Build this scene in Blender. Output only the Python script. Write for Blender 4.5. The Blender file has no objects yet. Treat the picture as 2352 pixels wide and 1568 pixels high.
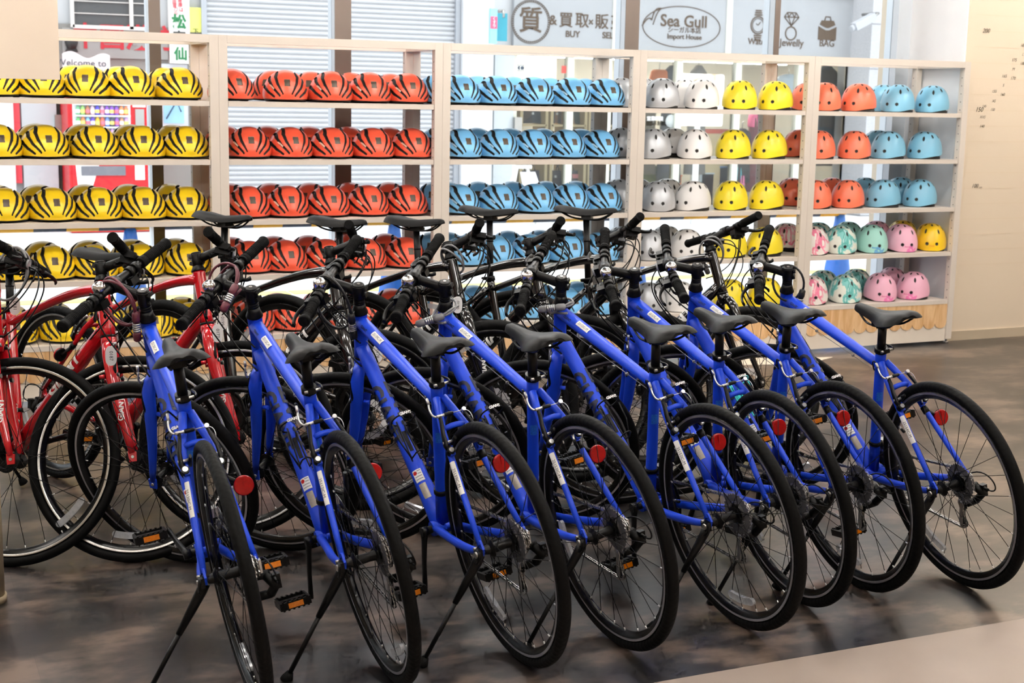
import bpy, bmesh, math, random
import numpy as np
from mathutils import Vector, Matrix

random.seed(7)
sc = bpy.context.scene
COL = sc.collection
PI = math.pi
def RAD(d): return math.radians(d)

# ------------------------------------------------------------------ camera
W_PX, H_PX, F_PX = 2352.0, 1568.0, 3242.04
CAMP = Vector((-1.5962, -7.0853, 1.5247))
YAW, PITCH, ROLL = RAD(24.4409), RAD(9.8118), RAD(1.1284)
FWD = Vector((math.sin(YAW)*math.cos(PITCH), math.cos(YAW)*math.cos(PITCH), -math.sin(PITCH)))
_r0 = Vector((math.cos(YAW), -math.sin(YAW), 0)); _u0 = _r0.cross(FWD)
RGT = _r0*math.cos(ROLL) + _u0*math.sin(ROLL)
UPV = -_r0*math.sin(ROLL) + _u0*math.cos(ROLL)
cd = bpy.data.cameras.new('camera'); cam = bpy.data.objects.new('camera', cd); COL.objects.link(cam)
cd.sensor_width = 36.0; cd.lens = F_PX/W_PX*36.0; cd.clip_end = 200
cam.matrix_world = Matrix(((RGT.x, UPV.x, -FWD.x, CAMP.x), (RGT.y, UPV.y, -FWD.y, CAMP.y), (RGT.z, UPV.z, -FWD.z, CAMP.z), (0, 0, 0, 1)))
cd.dof.use_dof = True; cd.dof.focus_distance = 4.6; cd.dof.aperture_fstop = 7.0
sc.camera = cam
def ray(px, py): return FWD + RGT*((px-W_PX/2)/F_PX) + UPV*((H_PX/2-py)/F_PX)
def atY(px, py, Y):
    v = ray(px, py); return CAMP + v*((Y-CAMP.y)/v.y)
def atZ(px, py, Z):
    v = ray(px, py); return CAMP + v*((Z-CAMP.z)/v.z)

# ------------------------------------------------------------------ world, exposure
world = bpy.data.worlds.new('sky'); sc.world = world; world.use_nodes = True
bg = world.node_tree.nodes['Background']
bg.inputs[0].default_value = (0.94, 0.97, 1.0, 1); bg.inputs[1].default_value = 1.38
vs = sc.view_settings
vs.view_transform = 'Standard'; vs.look = 'None'; vs.gamma = 1.0; vs.use_curve_mapping = False; vs.exposure = 0.95
sun = bpy.data.lights.new('sun', 'SUN'); sun.energy = 0.35; sun.angle = RAD(8); sun.color = (1, .98, .95)
so = bpy.data.objects.new('sun', sun); COL.objects.link(so); so.rotation_euler = (RAD(28), RAD(-12), 0)
LAMP_L = 33.0                       # radiance of the ceiling tubes
sc.cycles.use_denoising = True; sc.cycles.use_adaptive_sampling = True; sc.cycles.adaptive_threshold = 0.05; sc.cycles.adaptive_min_samples = 12
sc.cycles.max_bounces = 5; sc.cycles.transparent_max_bounces = 16; sc.cycles.diffuse_bounces = 3; sc.cycles.glossy_bounces = 3
sc.cycles.sample_clamp_indirect = 6.0; sc.cycles.caustics_reflective = False; sc.cycles.caustics_refractive = False

# ------------------------------------------------------------------ materials
def lin(c):
    return tuple(((v/255.0)/12.92 if v/255.0 <= 0.04045 else ((v/255.0+0.055)/1.055)**2.4) for v in c)
MATS = {}
def M(name, rgb=(128, 128, 128), rough=0.5, metal=0.0, spec=0.5, coat=0.0, noise=None, bump=None, emit=None, alpha=None):
    if name in MATS: return MATS[name]
    m = bpy.data.materials.new(name); m.use_nodes = True; nt = m.node_tree; N = nt.nodes; L = nt.links
    b = N['Principled BSDF']; c = lin(rgb)
    b.inputs['Base Color'].default_value = (*c, 1); b.inputs['Roughness'].default_value = rough
    b.inputs['Metallic'].default_value = metal; b.inputs['Specular IOR Level'].default_value = spec
    b.inputs['Coat Weight'].default_value = coat; b.inputs['Coat Roughness'].default_value = 0.05
    tc = N.new('ShaderNodeTexCoord')
    nz = N.new('ShaderNodeTexNoise'); L.new(tc.outputs['Object'], nz.inputs['Vector'])
    sc_, amt = noise if noise else (6.0, 0.05)
    nz.inputs['Scale'].default_value = sc_; nz.inputs['Detail'].default_value = 4
    mx = N.new('ShaderNodeMix'); mx.data_type = 'RGBA'
    mx.inputs['A'].default_value = (*[v*(1-amt) for v in c], 1); mx.inputs['B'].default_value = (*[min(1, v*(1+amt)) for v in c], 1)
    L.new(nz.outputs['Fac'], mx.inputs['Factor']); L.new(mx.outputs['Result'], b.inputs['Base Color'])
    if bump:
        bn = N.new('ShaderNodeTexNoise'); bn.inputs['Scale'].default_value = bump[0]; L.new(tc.outputs['Object'], bn.inputs['Vector'])
        bp = N.new('ShaderNodeBump'); bp.inputs['Strength'].default_value = bump[1]; bp.inputs['Distance'].default_value = 0.002
        L.new(bn.outputs['Fac'], bp.inputs['Height']); L.new(bp.outputs['Normal'], b.inputs['Normal'])
    if emit:
        b.inputs['Emission Color'].default_value = (*lin(emit[0]), 1); b.inputs['Emission Strength'].default_value = emit[1]
    if alpha is not None: b.inputs['Alpha'].default_value = alpha
    MATS[name] = m; return m

def camo_mat(name, cols, scale):
    m = bpy.data.materials.new(name); m.use_nodes = True; nt = m.node_tree; N = nt.nodes; L = nt.links
    b = N['Principled BSDF']; b.inputs['Roughness'].default_value = .45
    tc = N.new('ShaderNodeTexCoord'); mp = N.new('ShaderNodeMapping'); mp.inputs['Scale'].default_value = (1, 1, .62)
    nz = N.new('ShaderNodeTexNoise'); nz.inputs['Scale'].default_value = scale; nz.inputs['Detail'].default_value = 3; nz.inputs['Distortion'].default_value = .6
    cr = N.new('ShaderNodeValToRGB'); cr.color_ramp.interpolation = 'CONSTANT'
    L.new(tc.outputs['Object'], mp.inputs['Vector']); L.new(mp.outputs['Vector'], nz.inputs['Vector']); L.new(nz.outputs['Fac'], cr.inputs['Fac'])
    els = cr.color_ramp.elements
    els[0].position = 0; els[0].color = (*lin(cols[0][1]), 1); els[1].position = cols[1][0]; els[1].color = (*lin(cols[1][1]), 1)
    for p, c in cols[2:]:
        e = els.new(p); e.color = (*lin(c), 1)
    L.new(cr.outputs['Color'], b.inputs['Base Color']); MATS[name] = m; return m

def glass_mat():
    m = bpy.data.materials.new('window_glass'); m.use_nodes = True; nt = m.node_tree; N = nt.nodes; L = nt.links
    N.remove(N['Principled BSDF']); out = N['Material Output']
    tr = N.new('ShaderNodeBsdfTransparent'); tr.inputs[0].default_value = (.96, .98, .98, 1)
    gl = N.new('ShaderNodeBsdfGlossy'); gl.inputs['Roughness'].default_value = 0.02
    fr = N.new('ShaderNodeFresnel'); fr.inputs['IOR'].default_value = 1.35
    mx = N.new('ShaderNodeMixShader'); L.new(fr.outputs[0], mx.inputs[0]); L.new(tr.outputs[0], mx.inputs[1]); L.new(gl.outputs[0], mx.inputs[2])
    L.new(mx.outputs[0], out.inputs[0]); MATS['glass'] = m; return m

def floor_mat():
    m = bpy.data.materials.new('dark_vinyl_floor'); m.use_nodes = True; nt = m.node_tree; N = nt.nodes; L = nt.links
    b = N['Principled BSDF']
    tc = N.new('ShaderNodeTexCoord'); mp = N.new('ShaderNodeMapping'); mp.inputs['Scale'].default_value = (1, 1.7, 1); mp.inputs['Rotation'].default_value = (0, 0, .25)
    L.new(tc.outputs['Object'], mp.inputs['Vector'])
    n1 = N.new('ShaderNodeTexNoise'); n1.inputs['Scale'].default_value = 2.3; n1.inputs['Detail'].default_value = 8; n1.inputs['Roughness'].default_value = .62
    L.new(mp.outputs['Vector'], n1.inputs['Vector'])
    n2 = N.new('ShaderNodeTexNoise'); n2.inputs['Scale'].default_value = 14; n2.inputs['Detail'].default_value = 5
    L.new(mp.outputs['Vector'], n2.inputs['Vector'])
    br = N.new('ShaderNodeTexBrick'); br.inputs['Scale'].default_value = 1.0; br.inputs['Brick Width'].default_value = .92; br.inputs['Row Height'].default_value = .46
    br.inputs['Mortar Size'].default_value = .0012; br.inputs['Color1'].default_value = (.80, .81, .83, 1); br.inputs['Color2'].default_value = (1.16, 1.12, 1.08, 1); br.inputs['Mortar'].default_value = (.7, .7, .7, 1)
    br.offset = .37; L.new(tc.outputs['Object'], br.inputs['Vector'])
    cr = N.new('ShaderNodeValToRGB'); e = cr.color_ramp.elements
    e[0].position = .40; e[0].color = (*lin((30, 29, 30)), 1); e[1].position = .63; e[1].color = (*lin((108, 93, 83)), 1)
    e2 = e.new(.5); e2.color = (*lin((54, 48, 45)), 1)
    ad = N.new('ShaderNodeMath'); ad.operation = 'MULTIPLY_ADD'; ad.inputs[1].default_value = .22; L.new(n2.outputs['Fac'], ad.inputs[0])
    sb = N.new('ShaderNodeMath'); sb.operation = 'SUBTRACT'; sb.inputs[1].default_value = .11; L.new(n1.outputs['Fac'], sb.inputs[0]); L.new(sb.outputs[0], ad.inputs[2])
    L.new(ad.outputs[0], cr.inputs['Fac'])
    mx = N.new('ShaderNodeMix'); mx.data_type = 'RGBA'; mx.blend_type = 'MULTIPLY'; mx.inputs['Factor'].default_value = 1
    L.new(cr.outputs['Color'], mx.inputs['A']); L.new(br.outputs['Color'], mx.inputs['B']); L.new(mx.outputs['Result'], b.inputs['Base Color'])
    b.inputs['Roughness'].default_value = .29; b.inputs['Specular IOR Level'].default_value = .85
    MATS['floor'] = m; return m

def wood_mat():
    m = bpy.data.materials.new('light_wood'); m.use_nodes = True; nt = m.node_tree; N = nt.nodes; L = nt.links
    b = N['Principled BSDF']; b.inputs['Roughness'].default_value = .5
    tc = N.new('ShaderNodeTexCoord'); mp = N.new('ShaderNodeMapping'); mp.inputs['Scale'].default_value = (9, 1, 1.3)
    nz = N.new('ShaderNodeTexNoise'); nz.inputs['Scale'].default_value = 3.2; nz.inputs['Detail'].default_value = 6; nz.inputs['Distortion'].default_value = .8
    L.new(tc.outputs['Object'], mp.inputs['Vector']); L.new(mp.outputs['Vector'], nz.inputs['Vector'])
    cr = N.new('ShaderNodeValToRGB'); e = cr.color_ramp.elements
    e[0].position = .35; e[0].color = (*lin((214, 165, 112)), 1); e[1].position = .65; e[1].color = (*lin((238, 200, 152)), 1)
    L.new(nz.outputs['Fac'], cr.inputs['Fac']); L.new(cr.outputs['Color'], b.inputs['Base Color']); MATS['wood'] = m; return m

def tread_mat():
    m = bpy.data.materials.new('tyre_rubber'); m.use_nodes = True; nt = m.node_tree; N = nt.nodes; L = nt.links
    b = N['Principled BSDF']; b.inputs['Base Color'].default_value = (*lin((9, 9, 9)), 1); b.inputs['Roughness'].default_value = .6; b.inputs['Specular IOR Level'].default_value = .13
    tc = N.new('ShaderNodeTexCoord'); sp = N.new('ShaderNodeSeparateXYZ'); L.new(tc.outputs['Object'], sp.inputs[0])
    at = N.new('ShaderNodeMath'); at.operation = 'ARCTAN2'; L.new(sp.outputs['Z'], at.inputs[0]); L.new(sp.outputs['X'], at.inputs[1])
    ml = N.new('ShaderNodeMath'); ml.operation = 'MULTIPLY'; ml.inputs[1].default_value = 100; L.new(at.outputs[0], ml.inputs[0])
    ab = N.new('ShaderNodeMath'); ab.operation = 'ABSOLUTE'; L.new(sp.outputs['Y'], ab.inputs[0])
    m2 = N.new('ShaderNodeMath'); m2.operation = 'MULTIPLY'; m2.inputs[1].default_value = 260; L.new(ab.outputs[0], m2.inputs[0])
    s1 = N.new('ShaderNodeMath'); s1.operation = 'SINE'; L.new(ml.outputs[0], s1.inputs[0])
    s2 = N.new('ShaderNodeMath'); s2.operation = 'ADD'; L.new(s1.outputs[0], s2.inputs[0]); L.new(m2.outputs[0], s2.inputs[1])
    s3 = N.new('ShaderNodeMath'); s3.operation = 'SINE'; L.new(s2.outputs[0], s3.inputs[0])
    bp = N.new('ShaderNodeBump'); bp.inputs['Strength'].default_value = .22; bp.inputs['Distance'].default_value = .0015
    L.new(s3.outputs[0], bp.inputs['Height']); L.new(bp.outputs['Normal'], b.inputs['Normal'])
    MATS['tyre'] = m; return m

TYRE = tread_mat(); FLOOR = floor_mat(); WOOD = wood_mat(); GLASS = glass_mat()
BLUE = M('matt_blue_paint', (20, 68, 212), .42, 0, .4)
BLUEDK = M('dark_blue_lettering', (20, 24, 48), .5)
RED = M('gloss_red_paint', (196, 12, 26), .18, 0, .6, coat=.6)
BLACKG = M('gloss_black_paint', (14, 14, 16), .12, 0, .6, coat=.7)
BLK = M('matt_black_metal', (9, 9, 10), .38, 0, .26)
BLKP = M('black_plastic', (7, 7, 7), .45, 0, .24)
RUB = M('grip_rubber', (10, 10, 10), .75, 0, .15, bump=(420, .5))
SADM = M('saddle_vinyl', (12, 12, 13), .5, 0, .22)
RIMB = M('black_rim', (8, 8, 9), .25, 0, .4)
TRACK = M('brake_track', (176, 174, 180), .3, .8)
TRACKR = M('bright_brake_track', (214, 212, 208), .25, .9)
CHROME = M('chrome', (225, 225, 228), .08, 1)
STEEL = M('steel', (170, 168, 165), .28, .95)
DSTEEL = M('dark_steel', (60, 58, 56), .3, .8)
SILV = M('silver_alloy', (205, 205, 205), .3, .9)
REDREF = M('red_reflector', (158, 0, 4), .25, 0, .4, coat=.1, noise=(110, .45))
ORANGE = M('orange_reflector', (246, 130, 10), .15, 0, .8, noise=(200, .3))
CLEARR = M('clear_reflector', (196, 200, 206), .12, .1, .9, coat=.5, noise=(120, .3), alpha=.55)
CLEARP = M('clear_plastic', (190, 188, 196), .1, 0, .6, alpha=.13)
WHITE = M('white_paint', (242, 242, 240), .4)
PAPER = M('paper_white', (246, 244, 240), .6)
INK = M('black_ink', (24, 24, 26), .6)
BEIGE = M('beige_powder_coat', (220, 209, 197), .42)
BEIGE2 = M('shelf_board', (214, 206, 197), .4)
HOLE = M('dark_hole', (66, 58, 52), .8)
DARK = M('helmet_inside', (26, 22, 20), .6)
BADGE = M('helmet_badge', (74, 60, 46), .4)

# ------------------------------------------------------------------ mesh builder
class MB:
    def __init__(s): s.v = []; s.f = []; s.mi = []; s.sm = []
    def add(s, vs, fs, mi=0, smooth=True):
        o = len(s.v); s.v += [tuple(p) for p in vs]
        for f in fs: s.f.append(tuple(i+o for i in f)); s.mi.append(mi); s.sm.append(smooth)
    def tube(s, pts, r, seg=10, mi=0, caps=True, flat=None, up=None, smooth=True, closed=False):
        P = [Vector(p) for p in pts]; n = len(P)
        R = r if isinstance(r, (list, tuple)) else [r]*n
        F = flat if isinstance(flat, (list, tuple)) else [flat or 1.0]*n
        T = []
        for i in range(n):
            if closed: t = P[(i+1) % n]-P[i-1]
            else: t = P[min(i+1, n-1)]-P[max(i-1, 0)]
            T.append(t.normalized())
        u = Vector(up) if up else (Vector((0, 0, 1)) if abs(T[0].z) < .9 else Vector((0, 1, 0)))
        nrm = (u-T[0]*u.dot(T[0])).normalized(); vs = []
        for i in range(n):
            nrm = nrm-T[i]*nrm.dot(T[i])
            if nrm.length < 1e-6: nrm = T[i].orthogonal()
            nrm.normalize(); b = T[i].cross(nrm)
            for k in range(seg):
                a = 2*PI*k/seg
                vs.append(P[i]+nrm*(math.cos(a)*R[i])+b*(math.sin(a)*R[i]*F[i]))
        fs = []
        for i in range(n if closed else n-1):
            j = (i+1) % n
            for k in range(seg):
                k2 = (k+1) % seg
                fs.append((i*seg+k, i*seg+k2, j*seg+k2, j*seg+k))
        s.add(vs, fs, mi, smooth)
        if caps and not closed:
            o = len(s.v)-n*seg
            s.f.append(tuple(o+k for k in reversed(range(seg)))); s.mi.append(mi); s.sm.append(False)
            s.f.append(tuple(o+(n-1)*seg+k for k in range(seg))); s.mi.append(mi); s.sm.append(False)
    def cyl(s, p0, p1, r, r2=None, seg=14, mi=0, smooth=True):
        s.tube([p0, p1], [r, r if r2 is None else r2], seg, mi, smooth=smooth)
    def box(s, c, size, mi=0, mat=None, bev=0.0):
        x, y, z = [d/2 for d in size]; c = Vector(c); vs = []
        for sx in (-1, 1):
            for sy in (-1, 1):
                for sz in (-1, 1):
                    p = Vector((sx*x, sy*y, sz*z))
                    if mat: p = mat @ p
                    vs.append(c+p)
        s.add(vs, [(0, 1, 3, 2), (4, 6, 7, 5), (0, 4, 5, 1), (2, 3, 7, 6), (0, 2, 6, 4), (1, 5, 7, 3)], mi, False)
    def b2(s, x0, x1, y0, y1, z0, z1, mi=0):
        s.box(((x0+x1)/2, (y0+y1)/2, (z0+z1)/2), (abs(x1-x0), abs(y1-y0), abs(z1-z0)), mi)
    def lathe(s, prof, c=(0, 0, 0), seg=48, mi=0, smooth=True, closed=False, axis='y'):
        n = len(prof); vs = []; mis = mi if isinstance(mi, list) else [mi]*n
        for k in range(seg):
            a = 2*PI*k/seg; ca, sa = math.cos(a), math.sin(a)
            for r, h in prof:
                p = (r*ca, h, r*sa) if axis == 'y' else (r*ca, r*sa, h)
                vs.append((c[0]+p[0], c[1]+p[1], c[2]+p[2]))
        m = n if closed else n-1; o = len(s.v); s.v += vs
        for k in range(seg):
            k2 = (k+1) % seg
            for i in range(m):
                j = (i+1) % n
                s.f.append((o+k*n+i, o+k*n+j, o+k2*n+j, o+k2*n+i)); s.mi.append(mis[i]); s.sm.append(smooth)
    def prism(s, out, h0, h1, mi=0, frame=None):
        # outline (a, b) list extruded between h0 and h1; frame = (origin, A, B, N)
        O, A, B, Nn = [Vector(q) for q in frame] if frame else (Vector((0, 0, 0)), Vector((1, 0, 0)), Vector((0, 0, 1)), Vector((0, 1, 0)))
        n = len(out)
        vs = [O+A*a+B*b+Nn*h0 for a, b in out]+[O+A*a+B*b+Nn*h1 for a, b in out]
        fs = [tuple(range(n)), tuple(reversed(range(n, 2*n)))]+[(i, i+n, (i+1) % n+n, (i+1) % n) for i in range(n)]
        s.add(vs, fs, mi, False)
    def mesh(s, name, mats):
        me = bpy.data.meshes.new(name); me.from_pydata(s.v, [], s.f)
        for m in (mats if isinstance(mats, (list, tuple)) else [mats]): me.materials.append(m)
        me.polygons.foreach_set('material_index', s.mi); me.polygons.foreach_set('use_smooth', s.sm)
        me.update()
        bm = bmesh.new(); bm.from_mesh(me); bmesh.ops.recalc_face_normals(bm, faces=bm.faces); bm.to_mesh(me); bm.free()
        return me
def link(name, me, parent=None, mw=None):
    o = bpy.data.objects.new(name, me); COL.objects.link(o)
    if parent: o.parent = parent
    if mw is not None: o.matrix_local = mw
    return o
def tag(o, label, cat, group=None, kind=None):
    if label: o['label'] = label
    if cat: o['category'] = cat
    if group: o['group'] = group
    if kind: o['kind'] = kind
    return o
def thing(name, label, cat, mw=None, group=None):
    o = bpy.data.objects.new(name, None); COL.objects.link(o)
    if mw is not None: o.matrix_world = mw
    return tag(o, label, cat, group)
def struct(name, mb, mats, label=None):
    o = link(name, mb.mesh(name, mats)); o['kind'] = 'structure'
    if label: o['label'] = label
    return o
def text_mesh(body, size, mat, bold=0.0, ext=0.0005, maxedge=None, align='CENTER', space=1.0):
    c = bpy.data.curves.new('lettering', 'FONT'); c.body = body; c.size = size; c.align_x = align; c.align_y = 'CENTER'
    c.offset = bold; c.extrude = ext; c.resolution_u = 3; c.space_character = space
    ob = bpy.data.objects.new('tmp', c); COL.objects.link(ob)
    dg = bpy.context.evaluated_depsgraph_get(); me = bpy.data.meshes.new_from_object(ob.evaluated_get(dg))
    bpy.data.objects.remove(ob); bpy.data.curves.remove(c)
    me.materials.clear(); me.materials.append(mat)
    if maxedge:
        bm = bmesh.new(); bm.from_mesh(me)
        ys = [v.co.y for v in bm.verts]; y = min(ys)+maxedge
        while y < max(ys):
            bmesh.ops.bisect_plane(bm, geom=bm.verts[:]+bm.edges[:]+bm.faces[:], plane_co=(0, y, 0), plane_no=(0, 1, 0)); y += maxedge
        bm.to_mesh(me); bm.free()
    return me
def xform(me, fn):
    for v in me.vertices: v.co = fn(v.co)
    me.update(); return me
def basis(o, a, b, n):
    return Matrix(((a[0], b[0], n[0], o[0]), (a[1], b[1], n[1], o[1]), (a[2], b[2], n[2], o[2]), (0, 0, 0, 1)))
#PART2
# ------------------------------------------------------------------ bicycle geometry (x forward, y left, z up, origin = rear tyre contact)
R = .342
HA = RAD(71.476); XF = 1.0622
AX_U = Vector((-math.cos(HA), 0, math.sin(HA))); AX_F = Vector((math.sin(HA), 0, math.cos(HA)))
A0 = Vector((XF, 0, R))-AX_F*.045
def ax(t, f=0.0, y=0.0): return A0+AX_U*t+AX_F*f+Vector((0, y, 0))
BB = Vector((.428, 0, .272)); ST = Vector((.2959, 0, .7457))
SDIR = (ST-BB).normalized()
CAPT = .572+.0975
YL = Vector((0, 1, 0))

def lerp(a, b, t): return a+(b-a)*t
def bez(p0, p1, p2, p3, n=10):
    p0, p1, p2, p3 = map(Vector, (p0, p1, p2, p3)); out = []
    for i in range(n+1):
        t = i/n; out.append(p0*(1-t)**3+p1*3*t*(1-t)**2+p2*3*t*t*(1-t)+p3*t**3)
    return out

def stay_pt(t, s):            # seat stay: 0 at the dropout, 1 at the seat tube
    if t < .74: return lerp(Vector((.006, .0665*s, .358)), Vector((.2185, .036*s, .628)), t/.74)
    return lerp(Vector((.2185, .036*s, .628)), Vector((.290, .010*s, .700)), (t-.74)/.26)
def frame_mesh(mat, kind):
    m = MB()
    ex = 0 if kind == 'city' else .032
    m.tube([ax(.418), ax(.445), ax(.50), ax(.565+ex), ax(.572+ex)], [.0245, .0225, .0215, .023, .023], 20, flat=1)
    tt0, tt1 = ax(.542+ex), ST-SDIR*.062
    if kind == 'city':
        m.tube([lerp(tt0, tt1, t) for t in (0, .1, .3, .5, .7, .9, 1)], [.022, .0215, .020, .0185, .0175, .0165, .0165], 16, flat=[1, 1.05, 1.1, 1.1, 1.05, 1, 1], up=(0, 0, 1))
    else:
        m.tube(bez(tt0, tt0-Vector((.15, 0, .008)), lerp(tt0, tt1, .65)+Vector((0, 0, .030)), tt1+Vector((.0, 0, .012)), 14), [.021-.0075*min(1, i/9.0) for i in range(15)], 14, flat=1.35, up=(0, 0, 1))
    dt0 = ax(.452)
    m.tube([lerp(dt0, BB, t) for t in (0, .08, .25, .5, .75, .92, 1)], [.021, .0245, .027, .0265, .026, .026, .027], 20, flat=[1.0, .92, .84, .88, .98, 1.15, 1.2], up=(0, 0, 1))
    m.tube([lerp(BB, ST, t) for t in (0, .3, .8, .93, 1)], [.0185, .0175, .0168, .0175, .0180], 18)
    m.cyl(BB+YL*.036, BB-YL*.036, .0225, seg=20)
    m.box(tt1+Vector((.004, 0, -.006)), (.02, .016, .03))
    for s in (1, -1):
        m.tube([stay_pt(t, s) for t in (0, .2, .5, .74, .80, .9, 1.0)], [.0078, .0088, .0092, .0098, .0105, .0115, .0115], 12)
        m.tube(bez((.008, .0665*s, .340), (.12, .075*s, .318), (.26, .036*s, .285), (.425, .026*s, .274), 12), [.0095, .0105, .0112, .012, .0125, .013, .0135, .0135, .0135, .0135, .014, .014, .014], 12, flat=.82)
        m.prism([(-.014, .352), (-.004, .330), (.014, .326), (.030, .336), (.024, .352), (.014, .372), (.0, .372)], .063*s, .069*s)
        m.box(stay_pt(.585, s)+Vector((-.006, 0, .006)), (.026, .014, .028), mat=Matrix.Rotation(-RAD(52), 3, 'Y'))
    # brake bridge
    m.tube([stay_pt(.745, 1), stay_pt(.745, 1)*.6+stay_pt(.745, -1)*.4+Vector((-.004, 0, .006)), stay_pt(.745, -1)*.6+stay_pt(.745, 1)*.4+Vector((-.004, 0, .006)), stay_pt(.745, -1)], .0085, 10)
    m.tube([Vector((.352, .02, .298)), Vector((.352, -.02, .298))], .009, 8)
    return m.mesh('frame', mat)
def fork_mesh(mat, kind):
    m = MB()
    m.tube([ax(.365, .0), ax(.39), ax(.415)], [.022, .026, .0245], 18)
    axle = Vector((XF, 0, R))
    for s in (1, -1):
        pts = [ax(.385, .0, .014*s), ax(.375, .002, .036*s), ax(.345, .004, .050*s), ax(.27, .008, .0535*s), ax(.16, .020, .0535*s), ax(.06, .036, .0525*s), ax(.012, .0445, .051*s)]
        m.tube(pts, [.020, .021, .0225, .0215, .017, .0125, .0095], 14, flat=[1, .9, .72, .62, .62, .66, .8], up=tuple(AX_F))
        m.prism([(-.012, -.016), (.012, -.016), (.014, .016), (-.014, .02)], .048*s, .054*s, frame=(axle, AX_F, AX_U, YL))
        m.cyl(ax(.275, -.016, .052*s), ax(.275, -.034, .052*s), .007, seg=8)
    return m.mesh('fork', mat)
def tyre_mesh(rs=.0165):
    m = MB(); rc = R-rs; n = 18
    prof = [(rc+rs*math.cos(a), rs*math.sin(a)*1.02) for a in [2*PI*i/n for i in range(n)]]
    m.lathe(prof, seg=96, closed=True); return m.mesh('tyre', TYRE)
def rim_mesh(track, rs=.0165):
    ro = R-2*rs+.004
    m = MB(); w = .0125
    prof = [(ro, w), (ro-.0035, w+.0004), (ro-.0105, w+.0002), (ro-.0125, w-.001), (ro-.026, .0055), (ro-.028, 0), (ro-.026, -.0055), (ro-.0125, -w+.001), (ro-.0105, -w-.0002), (ro-.0035, -w-.0004), (ro, -w), (ro-.006, -.008), (ro-.006, .008)]
    mi = [0, 1, 0, 0, 0, 0, 0, 0, 1, 0, 0, 0, 0]
    m.lathe(prof, seg=96, closed=True, mi=mi); return m.mesh('rim', [RIMB, track])
def hub_mesh(front, rot=None):
    m = MB(); f = .034 if front else .030
    w = .046 if front else .060
    prof = [(0.004, w), (.009, w), (.012, f+.006), (.024, f+.003), (.0245, f-.002), (.012, f-.006), (.0105, 0), (.012, -f+.006), (.0245, -f+.002), (.024, -f-.003), (.012, -f-.006), (.009, -w), (.004, -w)] if front else \
           [(0.004, w), (.010, w), (.014, .046), (.0245, .0385), (.0245, .0355), (.0140, .032), (.0125, 0), (.0140, -.019), (.0245, -.0215), (.0245, -.0245), (.015, -.03), (.012, -w), (.004, -w)]
    m.lathe(prof, seg=28, smooth=False); m.cyl((0, w+.012, 0), (0, -w-.012, 0), .005, seg=10, mi=1)
    return m.mesh('hub', [BLK, STEEL])
def spoke_mesh(front, rs, side, j):
    m = MB(); ro = R-2*rs-.020; f = (.036, -.036) if front else (.037, -.023)
    off = (1 if j else -1)*(2*PI/28)*5.2
    h = Vector((.0225*math.cos(off), f[side], .0225*math.sin(off)))
    e = Vector((ro, .002*(1 if side == 0 else -1), 0)); e2 = e+(h-e).normalized()*.012
    m.cyl(h, e2, .00105, seg=5, mi=0); m.tube([e2, e], [.0021, .0021], 6, mi=1)
    return m.mesh('spoke', [BLKP, SILV])
def wheel_reflector_mesh():
    m = MB(); r0, r1 = .244, .266; n = 10; A = .20
    out = []
    for i in range(n+1):
        a = -A+2*A*i/n; r = r0+.006*(1-math.cos((i/n-.5)*2*PI))*0; out.append((r*math.cos(a), r*math.sin(a)))
    for i in range(n+1):
        a = A-2*A*i/n; out.append((r1*math.cos(a), r1*math.sin(a)))
    for a0 in (-A, A):
        pass
    c0, c1 = (r0+r1)/2, (r1-r0)/2; o2 = []
    for i in range(n+1):
        a = -A+2*A*i/n; o2.append((r0*math.cos(a), r0*math.sin(a)))
    for k in range(1, 6):
        b = PI*k/6; cx, cz = c0*math.cos(A), c0*math.sin(A); q = A; o2.append((cx-c1*math.cos(b)*math.cos(q)-c1*math.sin(b)*math.sin(q), cz-c1*math.cos(b)*math.sin(q)+c1*math.sin(b)*math.cos(q)))
    for i in range(n+1):
        a = A-2*A*i/n; o2.append((r1*math.cos(a), r1*math.sin(a)))
    for k in range(1, 6):
        b = PI*k/6; cx, cz = c0*math.cos(A), -c0*math.sin(A); q = A; o2.append((cx+c1*math.cos(b)*math.cos(q)-c1*math.sin(b)*math.sin(q), cz-c1*math.cos(b)*math.sin(q)-c1*math.sin(b)*math.cos(q)))
    m.prism(o2, -.005, .005)
    m.box((.255, 0, 0), (.018, .014, .016))
    return m.mesh('wheel_reflector', CLEARR)
def valve_mesh():
    m = MB(); ro = R-.033-.020
    m.cyl((0, 0, ro), (0, 0, ro-.032), .0032, seg=8); m.cyl((0, 0, ro-.018), (0, 0, ro-.034), .0048, seg=8, mi=1)
    return m.mesh('valve', [SILV, BLKP])
def gear_disc(m, r, y, th, teeth, mi, holes=True):
    out = []
    for k in range(teeth*2):
        a = 2*PI*k/(teeth*2); rr = r if k % 2 else r-.0035
        out.append((rr*math.cos(a), rr*math.sin(a)))
        a2 = a+2*PI/(teeth*4); out.append((rr*math.cos(a2), rr*math.sin(a2)))
    n = len(out); ri = r*.62
    inn = [(ri*math.cos(2*PI*k/n), ri*math.sin(2*PI*k/n)) for k in range(n)]
    vs = [(a, y+th/2, b) for a, b in out]+[(a, y-th/2, b) for a, b in out]+[(a, y+th/2, b) for a, b in inn]+[(a, y-th/2, b) for a, b in inn]
    fs = []
    for k in range(n):
        j = (k+1) % n
        fs += [(k, j, n+j, n+k), (k, 2*n+k, 2*n+j, j), (n+k, n+j, 3*n+j, 3*n+k), (2*n+k, 3*n+k, 3*n+j, 2*n+j)]
    m.add(vs, fs, mi, False)
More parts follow.
